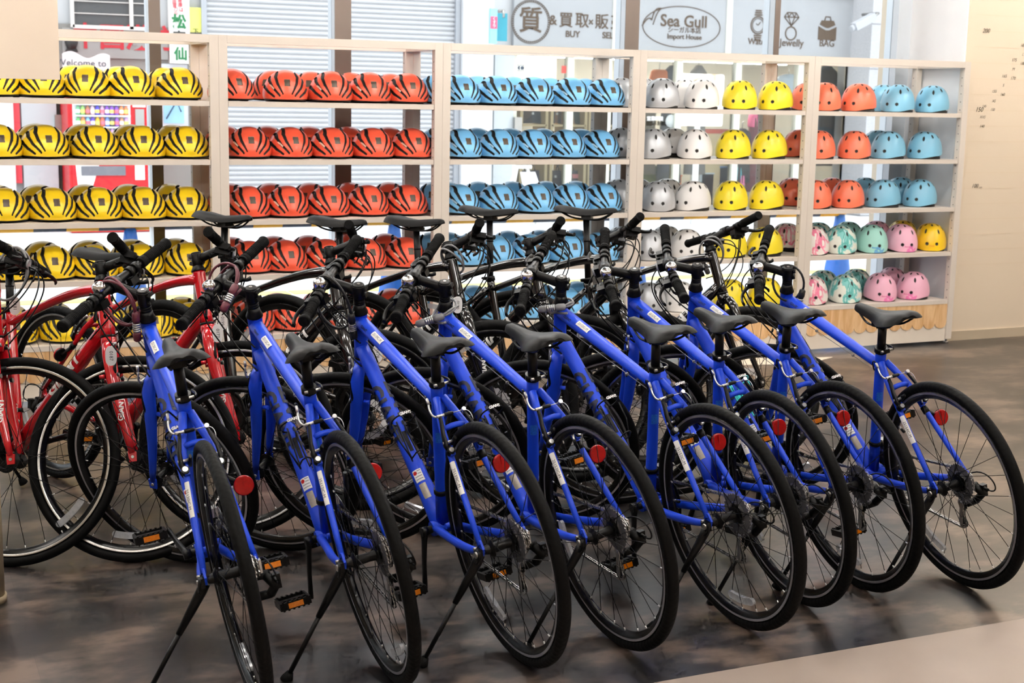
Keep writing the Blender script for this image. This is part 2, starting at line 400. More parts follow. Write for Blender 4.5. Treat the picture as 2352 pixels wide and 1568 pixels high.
def cassette_mesh():
    m = MB(); rr = [.0620, .0545, .0485, .0435, .0390, .0350, .0315, .0285]
    for i, r in enumerate(rr): gear_disc(m, r, -.033-.0045*i, .0018, int(r*2*PI/.0127), 0 if i % 2 else 1)
    m.cyl((0, -.032, 0), (0, -.068, 0), .0235, seg=20, mi=1)
    return m.mesh('cassette', [STEEL, DSTEEL])
def protector_mesh():
    m = MB(); m.lathe([(.030, -.0295), (.072, -.0290), (.0725, -.0315), (.030, -.0315)], seg=40, closed=True); return m.mesh('spoke_protector', CLEARP)
def rotor_mesh():
    m = MB(); y = .040; gear_disc(m, .078, y, .0018, 24, 0)
    for k in range(6):
        a = 2*PI*k/6; m.tube([(.020*math.cos(a+.5), y, .020*math.sin(a+.5)), (.05*math.cos(a), y, .05*math.sin(a))], .0035, 5)
    m.lathe([(.028, y-.001), (.028, y+.001), (.018, y+.001), (.018, y-.001)], seg=20, closed=True)
    return m.mesh('brake_rotor', STEEL)
def saddle_mesh():
    xs = [.408, .402, .39, .37, .34, .31, .28, .25, .225, .20, .175, .155, .140, .131]
    hw = [.006, .014, .019, .0205, .022, .026, .034, .047, .061, .071, .0755, .072, .058, .035]
    tz = [.880, .886, .889, .888, .885, .882, .880, .8805, .883, .887, .890, .891, .889, .883]
    dr = [.010, .016, .022, .026, .029, .031, .033, .034, .034, .034, .033, .031, .027, .016]
    m = MB(); n = 17; vs = []
    for x, w, z, d in zip(xs, hw, tz, dr):
        for k in range(n):
            a = PI*k/(n-1); c = math.cos(a); s_ = math.sin(a)
            yy = w*math.copysign(abs(c)**.72, c); edge = abs(c)**2.6
            zz = z-d*edge-.004*math.exp(-(yy/.010)**2)*(1 if w > .03 else 0)
            vs.append((x, yy, zz))
        # underside
        for k in range(1, 6):
            t = k/6; vs.append((x, -w+2*w*t, z-d-.004+.012*math.sin(PI*t)))
    nn = n+5; fs = []
    for i in range(len(xs)-1):
        for k in range(nn):
            k2 = (k+1) % nn; fs.append((i*nn+k, i*nn+k2, (i+1)*nn+k2, (i+1)*nn+k))
    m.add(vs, fs); L = len(xs)-1
    m.add([vs[k] for k in range(nn)], [tuple(range(nn))]); m.add([vs[L*nn+k] for k in range(nn)], [tuple(range(nn))])
    return m.mesh('saddle', SADM)
def rails_mesh():
    m = MB()
    for s in (1, -1):
        m.tube(bez((.385, .010*s, .866), (.350, .016*s, .838), (.33, .021*s, .833), (.30, .022*s, .833), 6)+bez((.28, .022*s, .833), (.22, .022*s, .834), (.20, .024*s, .836), (.160, .038*s, .862), 6), .0036, 8)
    m.tube([(.385, .014, .868), (.385, -.014, .868)], .004, 6)
    return m.mesh('saddle_rails', BLK)
def seatpost_mesh():
    m = MB(); top = ST+SDIR*.092
    m.cyl(ST-SDIR*.03, top, .0142, seg=18); m.tube([top, top+SDIR*.006], [.0142, .010], 14)
    m.box(top+Vector((.004, 0, .004)), (.044, .050, .018), bev=0); m.box(top+Vector((.004, 0, .016)), (.036, .046, .008))
    m.cyl(top+Vector((.0, .024, -.004)), top+Vector((.0, -.024, -.004)), .005, seg=8)
    return m.mesh('seatpost', BLK)
def clamp_mesh():
    m = MB(); m.cyl(ST-SDIR*.012, ST+SDIR*.007, .0215, seg=20)
    m.box(ST+Vector((-.022, 0, -.004)), (.018, .022, .014)); m.cyl(ST+Vector((-.026, .020, -.003)), ST+Vector((-.026, -.026, -.003)), .0045, seg=8, mi=1)
    m.tube(bez(ST+Vector((-.028, -.026, -.003)), ST+Vector((-.020, -.036, 0)), ST+Vector((.0, -.034, .002)), ST+Vector((.024, -.028, .004)), 6), .0048, 8, flat=.6)
    return m.mesh('seat_clamp', [BLK, STEEL])
def headset_mesh(ex=0):
    m = MB(); m.tube([ax(.572+ex), ax(.576+ex), ax(.590+ex*.9), ax(.604+ex*.75)], [.0262, .0262, .0205, .0180], 24)
    for a in ((.604, .612, .620) if not ex else ()): m.tube([ax(a+.0004), ax(a+.0012), ax(a+.0068), ax(a+.0076)], [.0170, .0178, .0178, .0170], 20)
    return m.mesh('headset', BLK)
def warn_mesh():
    nr = Vector((-.7, .55, .6)); nr = (nr-DTD*nr.dot(DTD)).normalized(); b = DTD.cross(nr); m = MB(); c = ax(.452)
    def pt(t, a, r): return c+DTD*t+(nr*math.cos(a)+b*math.sin(a))*r
    def patch(t0, t1, a0, a1, r, mi):
        k = 8; vs = [pt(t, a0+(a1-a0)*i/k, r) for t in (t0, t1) for i in range(k+1)]; m.add(vs, [(i, i+1, k+2+i, k+1+i) for i in range(k)], mi)
    patch(.472, .512, -.55, .55, .0272, 0)
    for q in range(10):
        a = 2*PI*q/10; a2 = 2*PI*(q+1)/10
        m.add([pt(.482, .25, .0276), pt(.482+.0065*math.cos(a), .25+.24*math.sin(a), .0276), pt(.482+.0065*math.cos(a2), .25+.24*math.sin(a2), .0276)], [(0, 1, 2)], 1, False)
    for q in range(4): patch(.476+.009*q, .478+.009*q, -.45, -.02 if q < 2 else .4, .0275, 2)
    return m.mesh('warning_sticker', [PAPER, RED, M('fine_print', (120, 118, 120), .6)])
def lower_cup_mesh():
    m = MB(); m.tube([ax(.41), ax(.4185)], [.025, .025], 20); return m.mesh('lower_bearing_cup', BLK)
def stem_mesh():
    m = MB(); c = ax(CAPT-.022)
    m.tube([ax(CAPT-.044), ax(CAPT-.042), ax(CAPT-.004), ax(CAPT-.001)], [.0182, .0196, .0196, .0180], 22)
    b = ax(CAPT+.0034, .1015)
    m.tube([c+AX_F*.006, lerp(c, b, .35), lerp(c, b, .8), b-AX_F*.012], [.0165, .0158, .0160, .0178], 16, flat=.96, up=tuple(AX_U))
    m.cyl(b+YL*.021, b-YL*.021, .0215, seg=20)
    for s in (1, -1):
        m.box(c-AX_F*.020+AX_U*(.012*s), (.012, .026, .011)); m.cyl(c-AX_F*.022+AX_U*(.012*s)+YL*.015, c-AX_F*.022+AX_U*(.012*s)-YL*.015, .0036, seg=8)
    return m.mesh('stem', BLK)
def cap_mesh():
    m = MB(); m.tube([ax(CAPT-.001), ax(CAPT+.002), ax(CAPT+.004)], [.0185, .0180, .0140], 22); m.cyl(ax(CAPT+.003), ax(CAPT+.0055), .0052, seg=10, mi=1)
    return m.mesh('top_cap', [BLK, STEEL])
BARC = ax(CAPT+.0034, .1015)
def bar_pt(y):
    k = max(0.0, (abs(y)-.05)/.226); return BARC+Vector((-.020*k, y, .004*k))
def bar_mesh():
    m = MB(); ys = [-.272, -.2, -.12, -.06, -.03, 0, .03, .06, .12, .2, .272]
    m.tube([bar_pt(y) for y in ys], [.0111, .0111, .0111, .0125, .0155, .0155, .0155, .0125, .0111, .0111, .0111], 14); return m.mesh('handlebar', BLK)
def grip_mesh(s):
    m = MB(); a, b = bar_pt(.146*s), bar_pt(.278*s); d = (b-a).normalized()
    ts = [0, .01, .06, .10, .12, .30, .60, .86, .93, .96, 1.0]; rr = [.015, .0178, .0182, .0178, .0158, .0163, .0160, .0165, .0185, .0188, .0165]
    m.tube([lerp(a, b, t) for t in ts], rr, 20)
    for k in range(14):
        p = lerp(a, b, .16+.05*k); m.tube([p-d*.0007, p+d*.0007], [.0171, .0171], 20)
    m.cyl(a-d*.006, a+d*.001, .0172, seg=18); m.cyl(b, b+d*.0015, .0042, seg=8)
    return m.mesh('grip', RUB)
def lever_mesh(s):
    m = MB(); c = bar_pt(.112*s); m.cyl(c+YL*.010, c-YL*.010, .0165, seg=16)
    body = c+Vector((.022, 0, -.012)); m.box(body, (.038, .026, .020)); m.box(body+Vector((.012, -.012*s, -.004)), (.024, .030, .014))
    p0 = body+Vector((.016, .004*s, -.004))
    m.tube(bez(p0, p0+Vector((.030, .02*s, -.006)), p0+Vector((.034, .055*s, -.012)), p0+Vector((.018, .098*s, -.016)), 8), [.0075, .0078, .0072, .0068, .0066, .0066, .0066, .0072, .0076], 10, flat=.62)
    m.cyl(body+Vector((.02, -.026*s, -.004)), body+Vector((.02, -.045*s, -.004)), .0048, seg=8, mi=1)
    return m.mesh('brake_lever', [BLKP, DSTEEL])
def shifter_mesh(s):
    m = MB(); c = bar_pt(.085*s); m.cyl(c+YL*.009, c-YL*.009, .0160, seg=16)
    b = c+Vector((.012, -.006*s, -.026)); m.box(b, (.052, .036, .022)); m.lathe([(0, .011), (.017, .009), (.020, .002), (.020, -.009)], c=tuple(b+Vector((.0, 0, .010))), seg=18, axis='z')
    m.tube([b+Vector((-.012, .008*s, -.012)), b+Vector((-.030, .024*s, -.022)), b+Vector((-.036, .036*s, -.024))], [.005, .006, .008], 8, flat=.5)
    m.tube([b+Vector((.01, .010*s, -.012)), b+Vector((.004, .034*s, -.024)), b+Vector((-.004, .046*s, -.026))], [.005, .006, .007], 8, flat=.5)
    m.box(b+Vector((.006, -.018*s, .006)), (.030, .012, .012), mi=1)
    m.cyl(b+Vector((.004, -.018*s, -.004)), b+Vector((.010, -.036*s, -.006)), .0042, seg=8)
    return m.mesh('shifter', [BLKP, CLEARR])
def bell_mesh():
    m = MB(); c = bar_pt(.062)+Vector((-.004, 0, .024))
    m.lathe([(.0, .015), (.010, .0145), (.017, .010), (.0200, .002), (.0200, -.010), (.0185, -.012)], c=tuple(c), seg=26, axis='z')
    m.cyl(c+Vector((0, 0, .0145)), c+Vector((0, 0, .0165)), .0052, seg=10, mi=1); m.cyl(c+Vector((0, 0, -.024)), c+Vector((0, 0, -.008)), .009, seg=12, mi=1)
    p = bar_pt(.062); m.cyl(p+YL*.008, p-YL*.008, .0142, seg=14, mi=1)
    m.tube([c+Vector((.0, .008, -.014)), c+Vector((.008, .026, -.012)), c+Vector((.014, .03, -.004))], .003, 6, mi=1)
    return m.mesh('bell', [CHROME, BLKP])
def front_light_mesh():
    m = MB(); c = bar_pt(-.045)+Vector((.026, 0, -.02)); m.box(c, (.03, .03, .034)); m.cyl(c+Vector((.012, 0, 0)), c+Vector((.022, 0, 0)), .015, seg=16, mi=1); return m.mesh('front_reflector', [BLKP, CLEARR])
def crankset_mesh():
    m = MB(); c = BB
    for r, y in ((.088, -.050), (.072, -.043), (.055, -.036)):
        mm = MB(); gear_disc(mm, r, y, .002, int(r*2*PI/.0127), 0); m.add([(v[0]+c.x, v[1], v[2]+c.z) for v in mm.v], mm.f, 0, False)
    m.lathe([(.094, -.053), (.096, -.054), (.094, -.056), (.080, -.056), (.080, -.053)], c=(c.x, 0, c.z), seg=40, closed=True, mi=1)
    for k in range(4):
        a = PI/4+k*PI/2; m.tube([c+Vector((0, -.05, 0)), c+Vector((.062*math.cos(a), -.05, .062*math.sin(a)))], .008, 8, mi=1, flat=.5)
    m.cyl(c+YL*.058, c-YL*.06, .012, seg=12, mi=1)
    return m.mesh('crankset', [DSTEEL, BLKP])
def crank_arm_mesh(s):       # points along +x from the origin, s = side
    m = MB(); m.tube([(-.012, .058*s, 0), (0, .060*s, 0), (.03, .064*s, 0), (.10, .074*s, 0), (.16, .080*s, 0), (.178, .080*s, 0)], [.010, .0165, .0125, .0105, .0115, .009], 12, flat=.62, up=(0, 0, 1))
    m.cyl((0, .050*s, 0), (0, .070*s, 0), .0145, seg=14); return m.mesh('crank_arm', BLK)
def pedal_mesh(s):           # centre at origin, axle along y
    m = MB(); m.cyl((0, -.052*s, 0), (0, .045*s, 0), .008, seg=10)
    for sx in (1, -1):
        m.box((.036*sx, .0, 0), (.010, .088, .022))
        for k in range(6): m.box((.036*sx, -.036+.0145*k, .0), (.011, .006, .028))
    for sy in (1, -1): m.box((0, .042*sy, 0), (.078, .008, .022))
    m.box((0, 0, 0), (.02, .086, .018)); return m.mesh('pedal', BLKP)
def pedal_ref_mesh(sx):
    m = MB()
    m.box((.0425*sx, 0, 0), (.003, .044, .015))
    return m.mesh('pedal_reflector', ORANGE)
def chain_mesh():
    yf, yr = -.043, -.050; rf, rr = .072, .040
    ra = Vector((0, yr, R)); fa = BB+Vector((0, yf, 0)); pts = []
    # upper run tangent
    d = (fa-ra); base = math.atan2(d.z, d.x)
    pts.append(ra+Vector((-math.sin(base)*rr, 0, math.cos(base)*rr))); pts.append(fa+Vector((-math.sin(base)*rf, 0, math.cos(base)*rf)))
    for k in range(1, 12):
        a = base+PI/2-PI*k/11; pts.append(fa+Vector((math.cos(a)*rf, 0, math.sin(a)*rf)))
    J = Vector((.030, yr-.0, R-.150)); G = Vector((.018, yr-.0, R-.085))
    pts.append(J+Vector((.008, 0, -.019)))
    for k in range(6):
        a = -PI/2-PI*k/6.0; pts.append(J+Vector((math.cos(a)*.019, 0, math.sin(a)*.019)))
    for k in range(5):
        a = -PI/2+PI*k/4.5; pts.append(G+Vector((math.cos(a)*.019+.002, 0, math.sin(a)*.019)))
    for k in range(1, 9):
        a = -.35-1.0*PI*k/8-.1; pts.append(ra+Vector((math.cos(a)*rr, 0, math.sin(a)*rr)))
    pts.append(pts[0])
    seg = []; 
    for i in range(len(pts)-1):
        seg.append((pts[i+1]-pts[i]).length)
    tot = sum(seg); n = int(tot/.0127); m = MB(); i = 0; acc = 0
    def at(s_):
        s_ = s_ % tot; a = 0
        for k, L_ in enumerate(seg):
            if s_ <= a+L_: return lerp(pts[k], pts[k+1], (s_-a)/max(L_, 1e-9))
            a += L_
        return pts[-1]
    for k in range(n):
        p, q = at(k*.0127), at((k+1)*.0127); d = (q-p)
        if d.length < 1e-5: continue
        d.normalize(); up = YL.cross(d).normalized(); w = .0034 if k % 2 else .0024; c = (p+q)/2
        mt = Matrix((d, YL, up)).transposed()
        for s in (1, -1): m.box(c+YL*(w*s), (.0145, .0012, .0075), mi=0, mat=mt)
        m.cyl(p+YL*.003, p-YL*.003, .0036, seg=6, mi=1)
    return m.mesh('chain', [STEEL, DSTEEL])
def derailleur_mesh():
    m = MB(); y = -.070; h = Vector((-.004, y, R-.024))
    m.box(Vector((-.003, -.072, R-.006)), (.017, .007, .050), mi=1)
    m.cyl(h+YL*.012, h-YL*.022, .011, seg=12); m.tube([h-YL*.010, Vector((-.020, y-.030, R-.052)), Vector((.004, y-.018, R-.080))], [.013, .015, .013], 10)
    m.box((-.018, y-.034, R-.042), (.020, .018, .038)); m.cyl((-.030, y-.028, R-.030), (-.048, y-.030, R-.034), .005, seg=8)
    m.cyl((.010, y-.020, R-.083), (.010, y+.012, R-.083), .012, seg=12)
    return m.mesh('rear_derailleur', [BLKP, SILV])
def cage_mesh():
    m = MB(); J = Vector((.030, 0, R-.150)); G = Vector((.018, 0, R-.085))
    for y in (-.0565, -.0435): m.tube([G+Vector((0, y, .012)), G+Vector((.0, y, 0)), (G+J)/2+Vector((.004, y, 0)), J+Vector((0, y, 0)), J+Vector((.004, y, -.013))], [.006, .010, .0075, .011, .006], 8, flat=.18, up=(1, 0, 0), mi=0)
    for P_ in (J, G):
        mm = MB(); gear_disc(mm, .019, -.050, .003, 11, 1); m.add([(v[0]+P_.x, v[1], v[2]+P_.z) for v in mm.v], mm.f, 1, False)
        m.cyl(P_+YL*-.044, P_+YL*-.056, .009, seg=10, mi=1)
    return m.mesh('pulley_cage', [STEEL, BLKP])
def front_der_mesh():
    m = MB(); c = BB+SDIR*.125; m.cyl(c-SDIR*.007, c+SDIR*.007, .0215, seg=16); m.box(c+Vector((-.004, -.028, -.006)), (.030, .022, .026), mi=1)
    for y in (-.038, -.050): m.tube(bez(BB+Vector((-.055, y, .085)), BB+Vector((-.02, y, .105)), BB+Vector((.02, y, .105)), BB+Vector((.045, y, .09)), 5), .009, 6, flat=.15, up=(0, 0, 1), mi=1)
    return m.mesh('front_derailleur', [BLKP, STEEL])
def kickstand_mesh():
    m = MB(); a = Vector((.012, .080, .312)); f = Vector((.072, .262, .052)); d = (f-a).normalized()
    m.box((.004, .076, .338), (.030, .014, .026)); m.cyl((.0, .070, .338), (.0, .088, .338), .009, seg=12, mi=1); m.cyl((.014, .070, .350), (.014, .084, .350), .0045, seg=8, mi=1)
    m.tube(bez((-.016, .082, .352), (-.024, .086, .335), (-.014, .088, .318), (.004, .086, .312), 5), .004, 8)
    m.tube([a+Vector((0, -.012, .018)), a, lerp(a, f, .16), lerp(a, f, .40)], [.0145, .0145, .0125, .0085], 12, flat=.8)
    m.tube([lerp(a, f, .38), f], [.0066, .0066], 10)
    return m.mesh('kickstand', [BLK, STEEL])
def stand_foot_mesh():
    m = MB(); a = Vector((.012, .080, .312)); f = Vector((.072, .262, .052)); d = (f-a).normalized()
    m.tube([f-d*.022, f-d*.004, f+d*.004, f+d*.006], [.0095, .0165, .017, .013], 12); return m.mesh('kickstand_foot', RUB)
def brake_frame(front):
    # returns boss position, direction up along the stay, backward normal
    if front: return (lambda s: ax(.275, -.030 if 0 else .018, .052*s)), AX_U, AX_F
    d = (stay_pt(.74, 0)-stay_pt(0, 0)).normalized(); nrm = Vector((-d.z, 0, d.x)); return (lambda s: stay_pt(.585, s)+nrm*.020), d, nrm
def brake_arm_mesh(front, s):
    b, d, n = brake_frame(front); m = MB(); p = b(s)
    sy = .002*s
    p = Vector((p.x, (.046 if not front else .052)*s, p.z))
    m.tube([p, p+d*.02+YL*(.006*s), p+d*.05+YL*(.003*s)+n*.004, p+d*.085-YL*(.006*s)+n*.004, p+d*.108-YL*(.010*s)+n*.002], [.011, .0095, .0078, .0070, .0060], 10, flat=.7)
    m.cyl(p-n*.012, p+n*.010, .0105, seg=12); m.cyl(p+n*.010, p+n*.013, .0072, seg=10, mi=1)
    q = p+d*.028-YL*(.020*s); m.tube([q-n*.0-(Vector((d.x, 0, d.z))*0)+n*.022, q+n*.0, q-n*.030], [.006, .0085, .0085], 8, flat=.6)
    m.cyl(p+d*.028+YL*(.012*s), q, .0042, seg=8, mi=1)
    return m.mesh('brake_arm', [BLK, SILV])
def brake_cable_mesh(front):
    b, d, n = brake_frame(front); m = MB(); yy = .036 if not front else .042
    L = b(1); L = Vector((L.x, yy, L.z))+d*.106+n*.004; Rr = Vector((L.x, -yy, L.z))
    s0 = L+YL*.010
    m.tube([s0, L-YL*.014], [.0048, .0048], 8, mi=0); m.tube([L-YL*.012, L-YL*.018, L-YL*.036, L-YL*.040], [.0045, .0062, .0056, .004], 8, mi=1)
    m.tube([L-YL*.04, Rr], .0013, 6, mi=0); m.cyl(Rr-n*.004, Rr+n*.009, .0062, seg=8, mi=0)
    m.tube(bez(s0, s0+YL*.012, s0+YL*.016+d*.020, s0+YL*.008+d*.042, 8), .0030, 8, mi=0)
    m.cyl(s0+YL*.008+d*.042, s0+YL*.006+d*.060, .0042, seg=8, mi=0)
    m.tube(bez(Rr, Rr-YL*.014-d*.002, Rr-YL*.020-d*.012, Rr-YL*.016-d*.036, 5), .0013, 5, mi=0)
    return m.mesh('brake_noodle', [SILV, BLKP])
def reflector_mesh():
    m = MB(); c = Vector((.145, -.090, .514)); n = Vector((-.90, 0, .12)).normalized()
    m.tube([c, c+n*.008, c+n*.011], [.0265, .0265, .024], 26); m.tube([c-n*.004, c], [.023, .0272], 22, mi=1)
    m.tube([c-n*.002, stay_pt(.52, -1)], .007, 8, mi=1); m.cyl(stay_pt(.50, -1), stay_pt(.55, -1), .0118, seg=12, mi=1)
    m.box(c+n*.0112, (.001, .003, .044)); return m.mesh('rear_reflector', [REDREF, BLKP])
def strip_mesh(p0, p1, r, nrm, half, mat, name):
    # label wrapped round a tube between p0 and p1, centred on direction nrm
    m = MB(); d = (p1-p0).normalized(); nrm = (nrm-d*nrm.dot(d)).normalized(); b = d.cross(nrm); k = 8; vs = []
    for p in (p0, p1):
        for i in range(k+1):
            a = -half+2*half*i/k; vs.append(p+(nrm*math.cos(a)+b*math.sin(a))*r)
    m.add(vs, [(i, i+1, k+2+i, k+1+i) for i in range(k)]); return m.mesh(name, mat)
def wrap_text(body, size, p0, d, nrm, r, mat, bold=0, flip=1, maxedge=.002, rr=None):
    d = d.normalized(); nrm = (nrm-d*nrm.dot(d)).normalized(); b = d.cross(nrm)*-1*flip; d2 = d*1
    me = text_mesh(body, size, mat, bold, ext=0.0, maxedge=maxedge)
    def fn(co):
        a = co.y/r; return Vector(p0+d2*co.x+(nrm*math.cos(a)+b*math.sin(a))*(r))
    return xform(me, fn)

MC = {}
def cached(key, fn):
    if key not in MC: MC[key] = fn()
    return MC[key]
TTD = (ST-SDIR*.062-ax(.542)).normalized(); DTD = (BB-ax(.452)).normalized()

def steer_matrix(d): return Matrix.Translation(A0) @ Matrix.Rotation(d, 4, AX_U) @ Matrix.Translation(-A0)
def bike_matrix(X, Y, th, ph, delta):
    def mw(pt): return Matrix.Translation((X, Y, .0008)) @ Matrix.Rotation(th, 4, 'Z') @ Matrix.Rotation(-ph, 4, 'X') @ Matrix.Rotation(pt, 4, 'Y')
    S = steer_matrix(delta)
    def low(pt):
        A = mw(pt) @ S; best = 9
        for k in range(0, 360, 3):
            a = RAD(k)
            for y in (-.011, 0, .011):
                rr = R-(.0045 if y else 0); z = (A @ Vector((XF+rr*math.cos(a), y, R+rr*math.sin(a)))).z
                best = min(best, z)
        return best
    p = 0.0
    for _ in range(4): p += (low(p)-.0006)/1.06
    return mw(p)

def curve_between(A, B, ta, tb, r, mat, name, n=16):
    m = MB(); m.tube(bez(A, A+ta, B+tb, B, n), r, 8); return m.mesh(name, mat)

def make_bike(style, X, Y, th, ph, delta, label, group, crank=-85, sticker=None, raise_=0.0, wr=(40, 200), bell=True, tags=()):
    paint = {'blue': BLUE, 'red': RED, 'black': BLACKG}[style]
    fk = 'city' if style == 'blue' else 'arched'; rs = .0165 if style != 'black' else .0215
    track = {'blue': TRACK, 'red': TRACKR, 'black': RIMB}[style]
    MWB = bike_matrix(X, Y, th, ph, delta); S = steer_matrix(delta)
    root = thing('bicycle', label, 'bicycle', MWB, group)
    P = lambda name, key, fn, par=root, mw=None: link(name, cached(key, fn), par, mw)
    fr = P('frame', ('frame', style), lambda: frame_mesh(paint, fk))
    fo = P('fork', ('fork', style), lambda: fork_mesh(paint, fk), root, S)
    # lettering on the down tube
    lm = BLUEDK if style == 'blue' else PAPER
    sgn = 1
    for s in (1, -1):
        P('brand_lettering', ('dtl', style, s), lambda: wrap_text('GIANT', .070, ax(.452)+DTD*.265, DTD*s, Vector((-.1, s, .30)), .0274, lm, bold=.0026, flip=1), fr)
    if style == 'blue':
        for s in (1, -1):
            P('model_lettering', ('ttl', s), lambda: wrap_text('GIANT', .014, ax(.542)+TTD*.075, TTD*s, Vector((0, s, .6)), .0224, BLUEDK, flip=1, bold=.0004), fr)
        P('frame_badge', 'badge', lambda: strip_mesh(BB+SDIR*.300, BB+SDIR*.334, .0178, Vector((-1, .35, 0)), .62, M('light_blue_decal', (34, 104, 214), .4, noise=(220, .6)), 'frame_badge'), fr)
        w_ = P('warning_sticker', 'warn', warn_mesh, fr)
        P('spec_sticker', 'spec', lambda: strip_mesh(ax(.452)+DTD*.520, ax(.452)+DTD*.570, .0273, Vector((-.7, .55, .6)), .42, M('grey_decal', (168, 160, 146), .35, .3, noise=(120, .2)), 'spec_sticker'), fr)
    else:
        for s in (1, -1):
            P('fork_lettering', ('fkl', style, s), lambda: wrap_text('GIANT', .026, ax(.16, .026, .053*s), -AX_U*s*1+AX_F*.12*s*-1, Vector((0, s, 0)), .0135, PAPER, flip=1, bold=.0008), fo)
    if sticker:
        P('stock_sticker', 'stick1', lambda: strip_mesh(stay_pt(.32, 1), stay_pt(.53, 1), .0098, Vector((-.75, .75, .1)), 1.0, PAPER, 'stock_sticker'), fr)
        sd = (stay_pt(.32, 1)-stay_pt(.53, 1))
        link('stock_lettering', wrap_text(sticker, .0125, stay_pt(.425, 1), sd, Vector((-.75, .75, .1)), .0101, INK, flip=1), fr)
        P('stock_sticker', 'stick2', lambda: strip_mesh(ax(.542)+TTD*.125, ax(.542)+TTD*.195, .0222, Vector((-.1, .55, 1)), .42, PAPER, 'stock_sticker'), fr)
        link('stock_lettering', wrap_text(sticker, .0125, ax(.542)+TTD*.16, TTD, Vector((-.1, .55, 1)), .0225, INK, flip=1), fr)
    P('headset', ('hs', style == 'blue'), lambda: headset_mesh(0 if style == 'blue' else .032)); P('lower_bearing_cup', 'lbc', lower_cup_mesh)
    st = P('stem', 'stem', stem_mesh, root, S); P('top_cap', 'cap', cap_mesh, st)
    hb = P('handlebar', 'bar', bar_mesh, root, S)
    for s in (1, -1):
        P('grip', ('grip', s), lambda: grip_mesh(s), hb); P('brake_lever', ('lev', s), lambda: lever_mesh(s), hb); P('shifter', ('shf', s), lambda: shifter_mesh(s), hb)
    if bell: P('bell', 'bell', bell_mesh, root, S)
    P('front_reflector', 'flr', front_light_mesh, root, S)
    up = Matrix.Translation((0, 0, raise_))
    sp = P('seatpost', ('post', raise_), lambda: seatpost_mesh() if raise_ == 0 else long_post(raise_))
    sd_ = P('saddle', 'sad', saddle_mesh, root, up); P('saddle_rails', 'rail', rails_mesh, sd_)
    P('seat_clamp', 'clamp', clamp_mesh)
    # wheels
    def wheel(name, front, loc, rot, mw0):
        wl = link(name, cached(('rim', style), lambda: rim_mesh(track, rs)), root, mw0 @ Matrix.Translation(loc) @ Matrix.Rotation(RAD(rot), 4, 'Y'))
        P('tyre', ('tyre', rs), lambda: tyre_mesh(rs), wl); P('hub', ('hub', front), lambda: hub_mesh(front), wl)
        for k in range(28):
            P('spoke', ('spk', front, rs, k % 2, (k//2) % 2), lambda: spoke_mesh(front, rs, k % 2, (k//2) % 2), wl, Matrix.Rotation(-2*PI*k/28, 4, 'Y'))
        P('wheel_reflector', 'wref', wheel_reflector_mesh, wl); P('valve', 'valve', valve_mesh, wl)
        if style == 'black': P('brake_rotor', 'rotor', rotor_mesh, wl)
        if not front: P('cassette', 'cas', cassette_mesh, wl); P('spoke_protector', 'prot', protector_mesh, wl)
        return wl
    wheel('rear_wheel', False, Vector((0, 0, R)), wr[0], Matrix.Identity(4))
    wheel('front_wheel', True, Vector((XF, 0, R)), wr[1], S)
    cs = P('crankset', 'crank', crankset_mesh)
    for s, an in ((1, crank), (-1, crank+180)):
        am = Matrix.Translation(BB) @ Matrix.Rotation(-RAD(an), 4, 'Y')
        P('crank_arm', ('carm', s), lambda: crank_arm_mesh(s), cs, am)
        pc = am @ Vector((.170, .136*s, 0))
        pd = P('pedal', ('ped', s), lambda: pedal_mesh(s), root, Matrix.Translation(pc) @ Matrix.Rotation(RAD(8), 4, 'Y'))
        [P('pedal_reflector', ('pref', q_), lambda: pedal_ref_mesh(q_), pd) for q_ in (1, -1)]
    P('chain', 'chain', chain_mesh)
    rd = P('rear_derailleur', 'rd', derailleur_mesh); P('pulley_cage', 'cage', cage_mesh, rd)
    P('front_derailleur', 'fd', front_der_mesh)
    ks = P('kickstand', 'ks', kickstand_mesh); P('kickstand_foot', 'ksf', stand_foot_mesh, ks)
    if style != 'black':
        rb = P('rear_brake', 'nood0', lambda: brake_cable_mesh(False))
        for s in (1, -1): P('brake_arm', ('arm', 0, s), lambda: brake_arm_mesh(False, s), rb)
        fb = P('front_brake', 'nood1', lambda: brake_cable_mesh(True), root, S)
        for s in (1, -1): P('brake_arm', ('arm', 1, s), lambda: brake_arm_mesh(True, s), fb)
    P('rear_reflector', 'rref', reflector_mesh)
    # cables: bar to frame (differs with the steering of each bicycle)
    bl = S @ (bar_pt(.070)+Vector((.030, 0, -.018))); br = S @ (bar_pt(-.070)+Vector((.030, 0, -.018)))
    sf = (S.to_3x3() @ Vector((1, 0, 0))); sy = (S.to_3x3() @ Vector((0, 1, 0)))
    ht = ax(.50); m = MB()
    m.tube(bez(bl, bl-sy*.10+sf*.05, ax(.50, .10, .05), ax(.505)+TTD*.05+Vector((0, .024, -.012)), 18), .0025, 8)
    m.tube(bez(br, br+sy*.11+sf*.06, ax(.47, .12, -.06), ax(.45)+DTD*.07+Vector((0, -.028, 0)), 18), .0025, 8)
    m.tube(bez(bl-Vector((0, 0, .014)), bl-sy*.12+sf*.08-Vector((0, 0, .03)), ax(.43, .13, .06), ax(.45)+DTD*.07+Vector((0, .028, 0)), 18), .0025, 8)
    fbp = S @ ax(.40, .02, .060); m.tube(bez(br-Vector((0, 0, .012)), br+sy*.13+sf*.10, fbp+sf*.09+Vector((0, 0, .14)), fbp, 18), .0025, 8)
    link('cables', m.mesh('cables', BLKP), root)
    P('gear_cable', 'gc', rear_cable_mesh); 
    if style == 'blue': P('brake_cable', 'bc', brake_run_mesh); cg = P('bottle_cage', ('cage', label.find('second from right') > 0), lambda: cage_wire_mesh(label.find('second from right') > 0)); P('cage_lettering', 'cglet', cage_text)
    return root, MWB, S
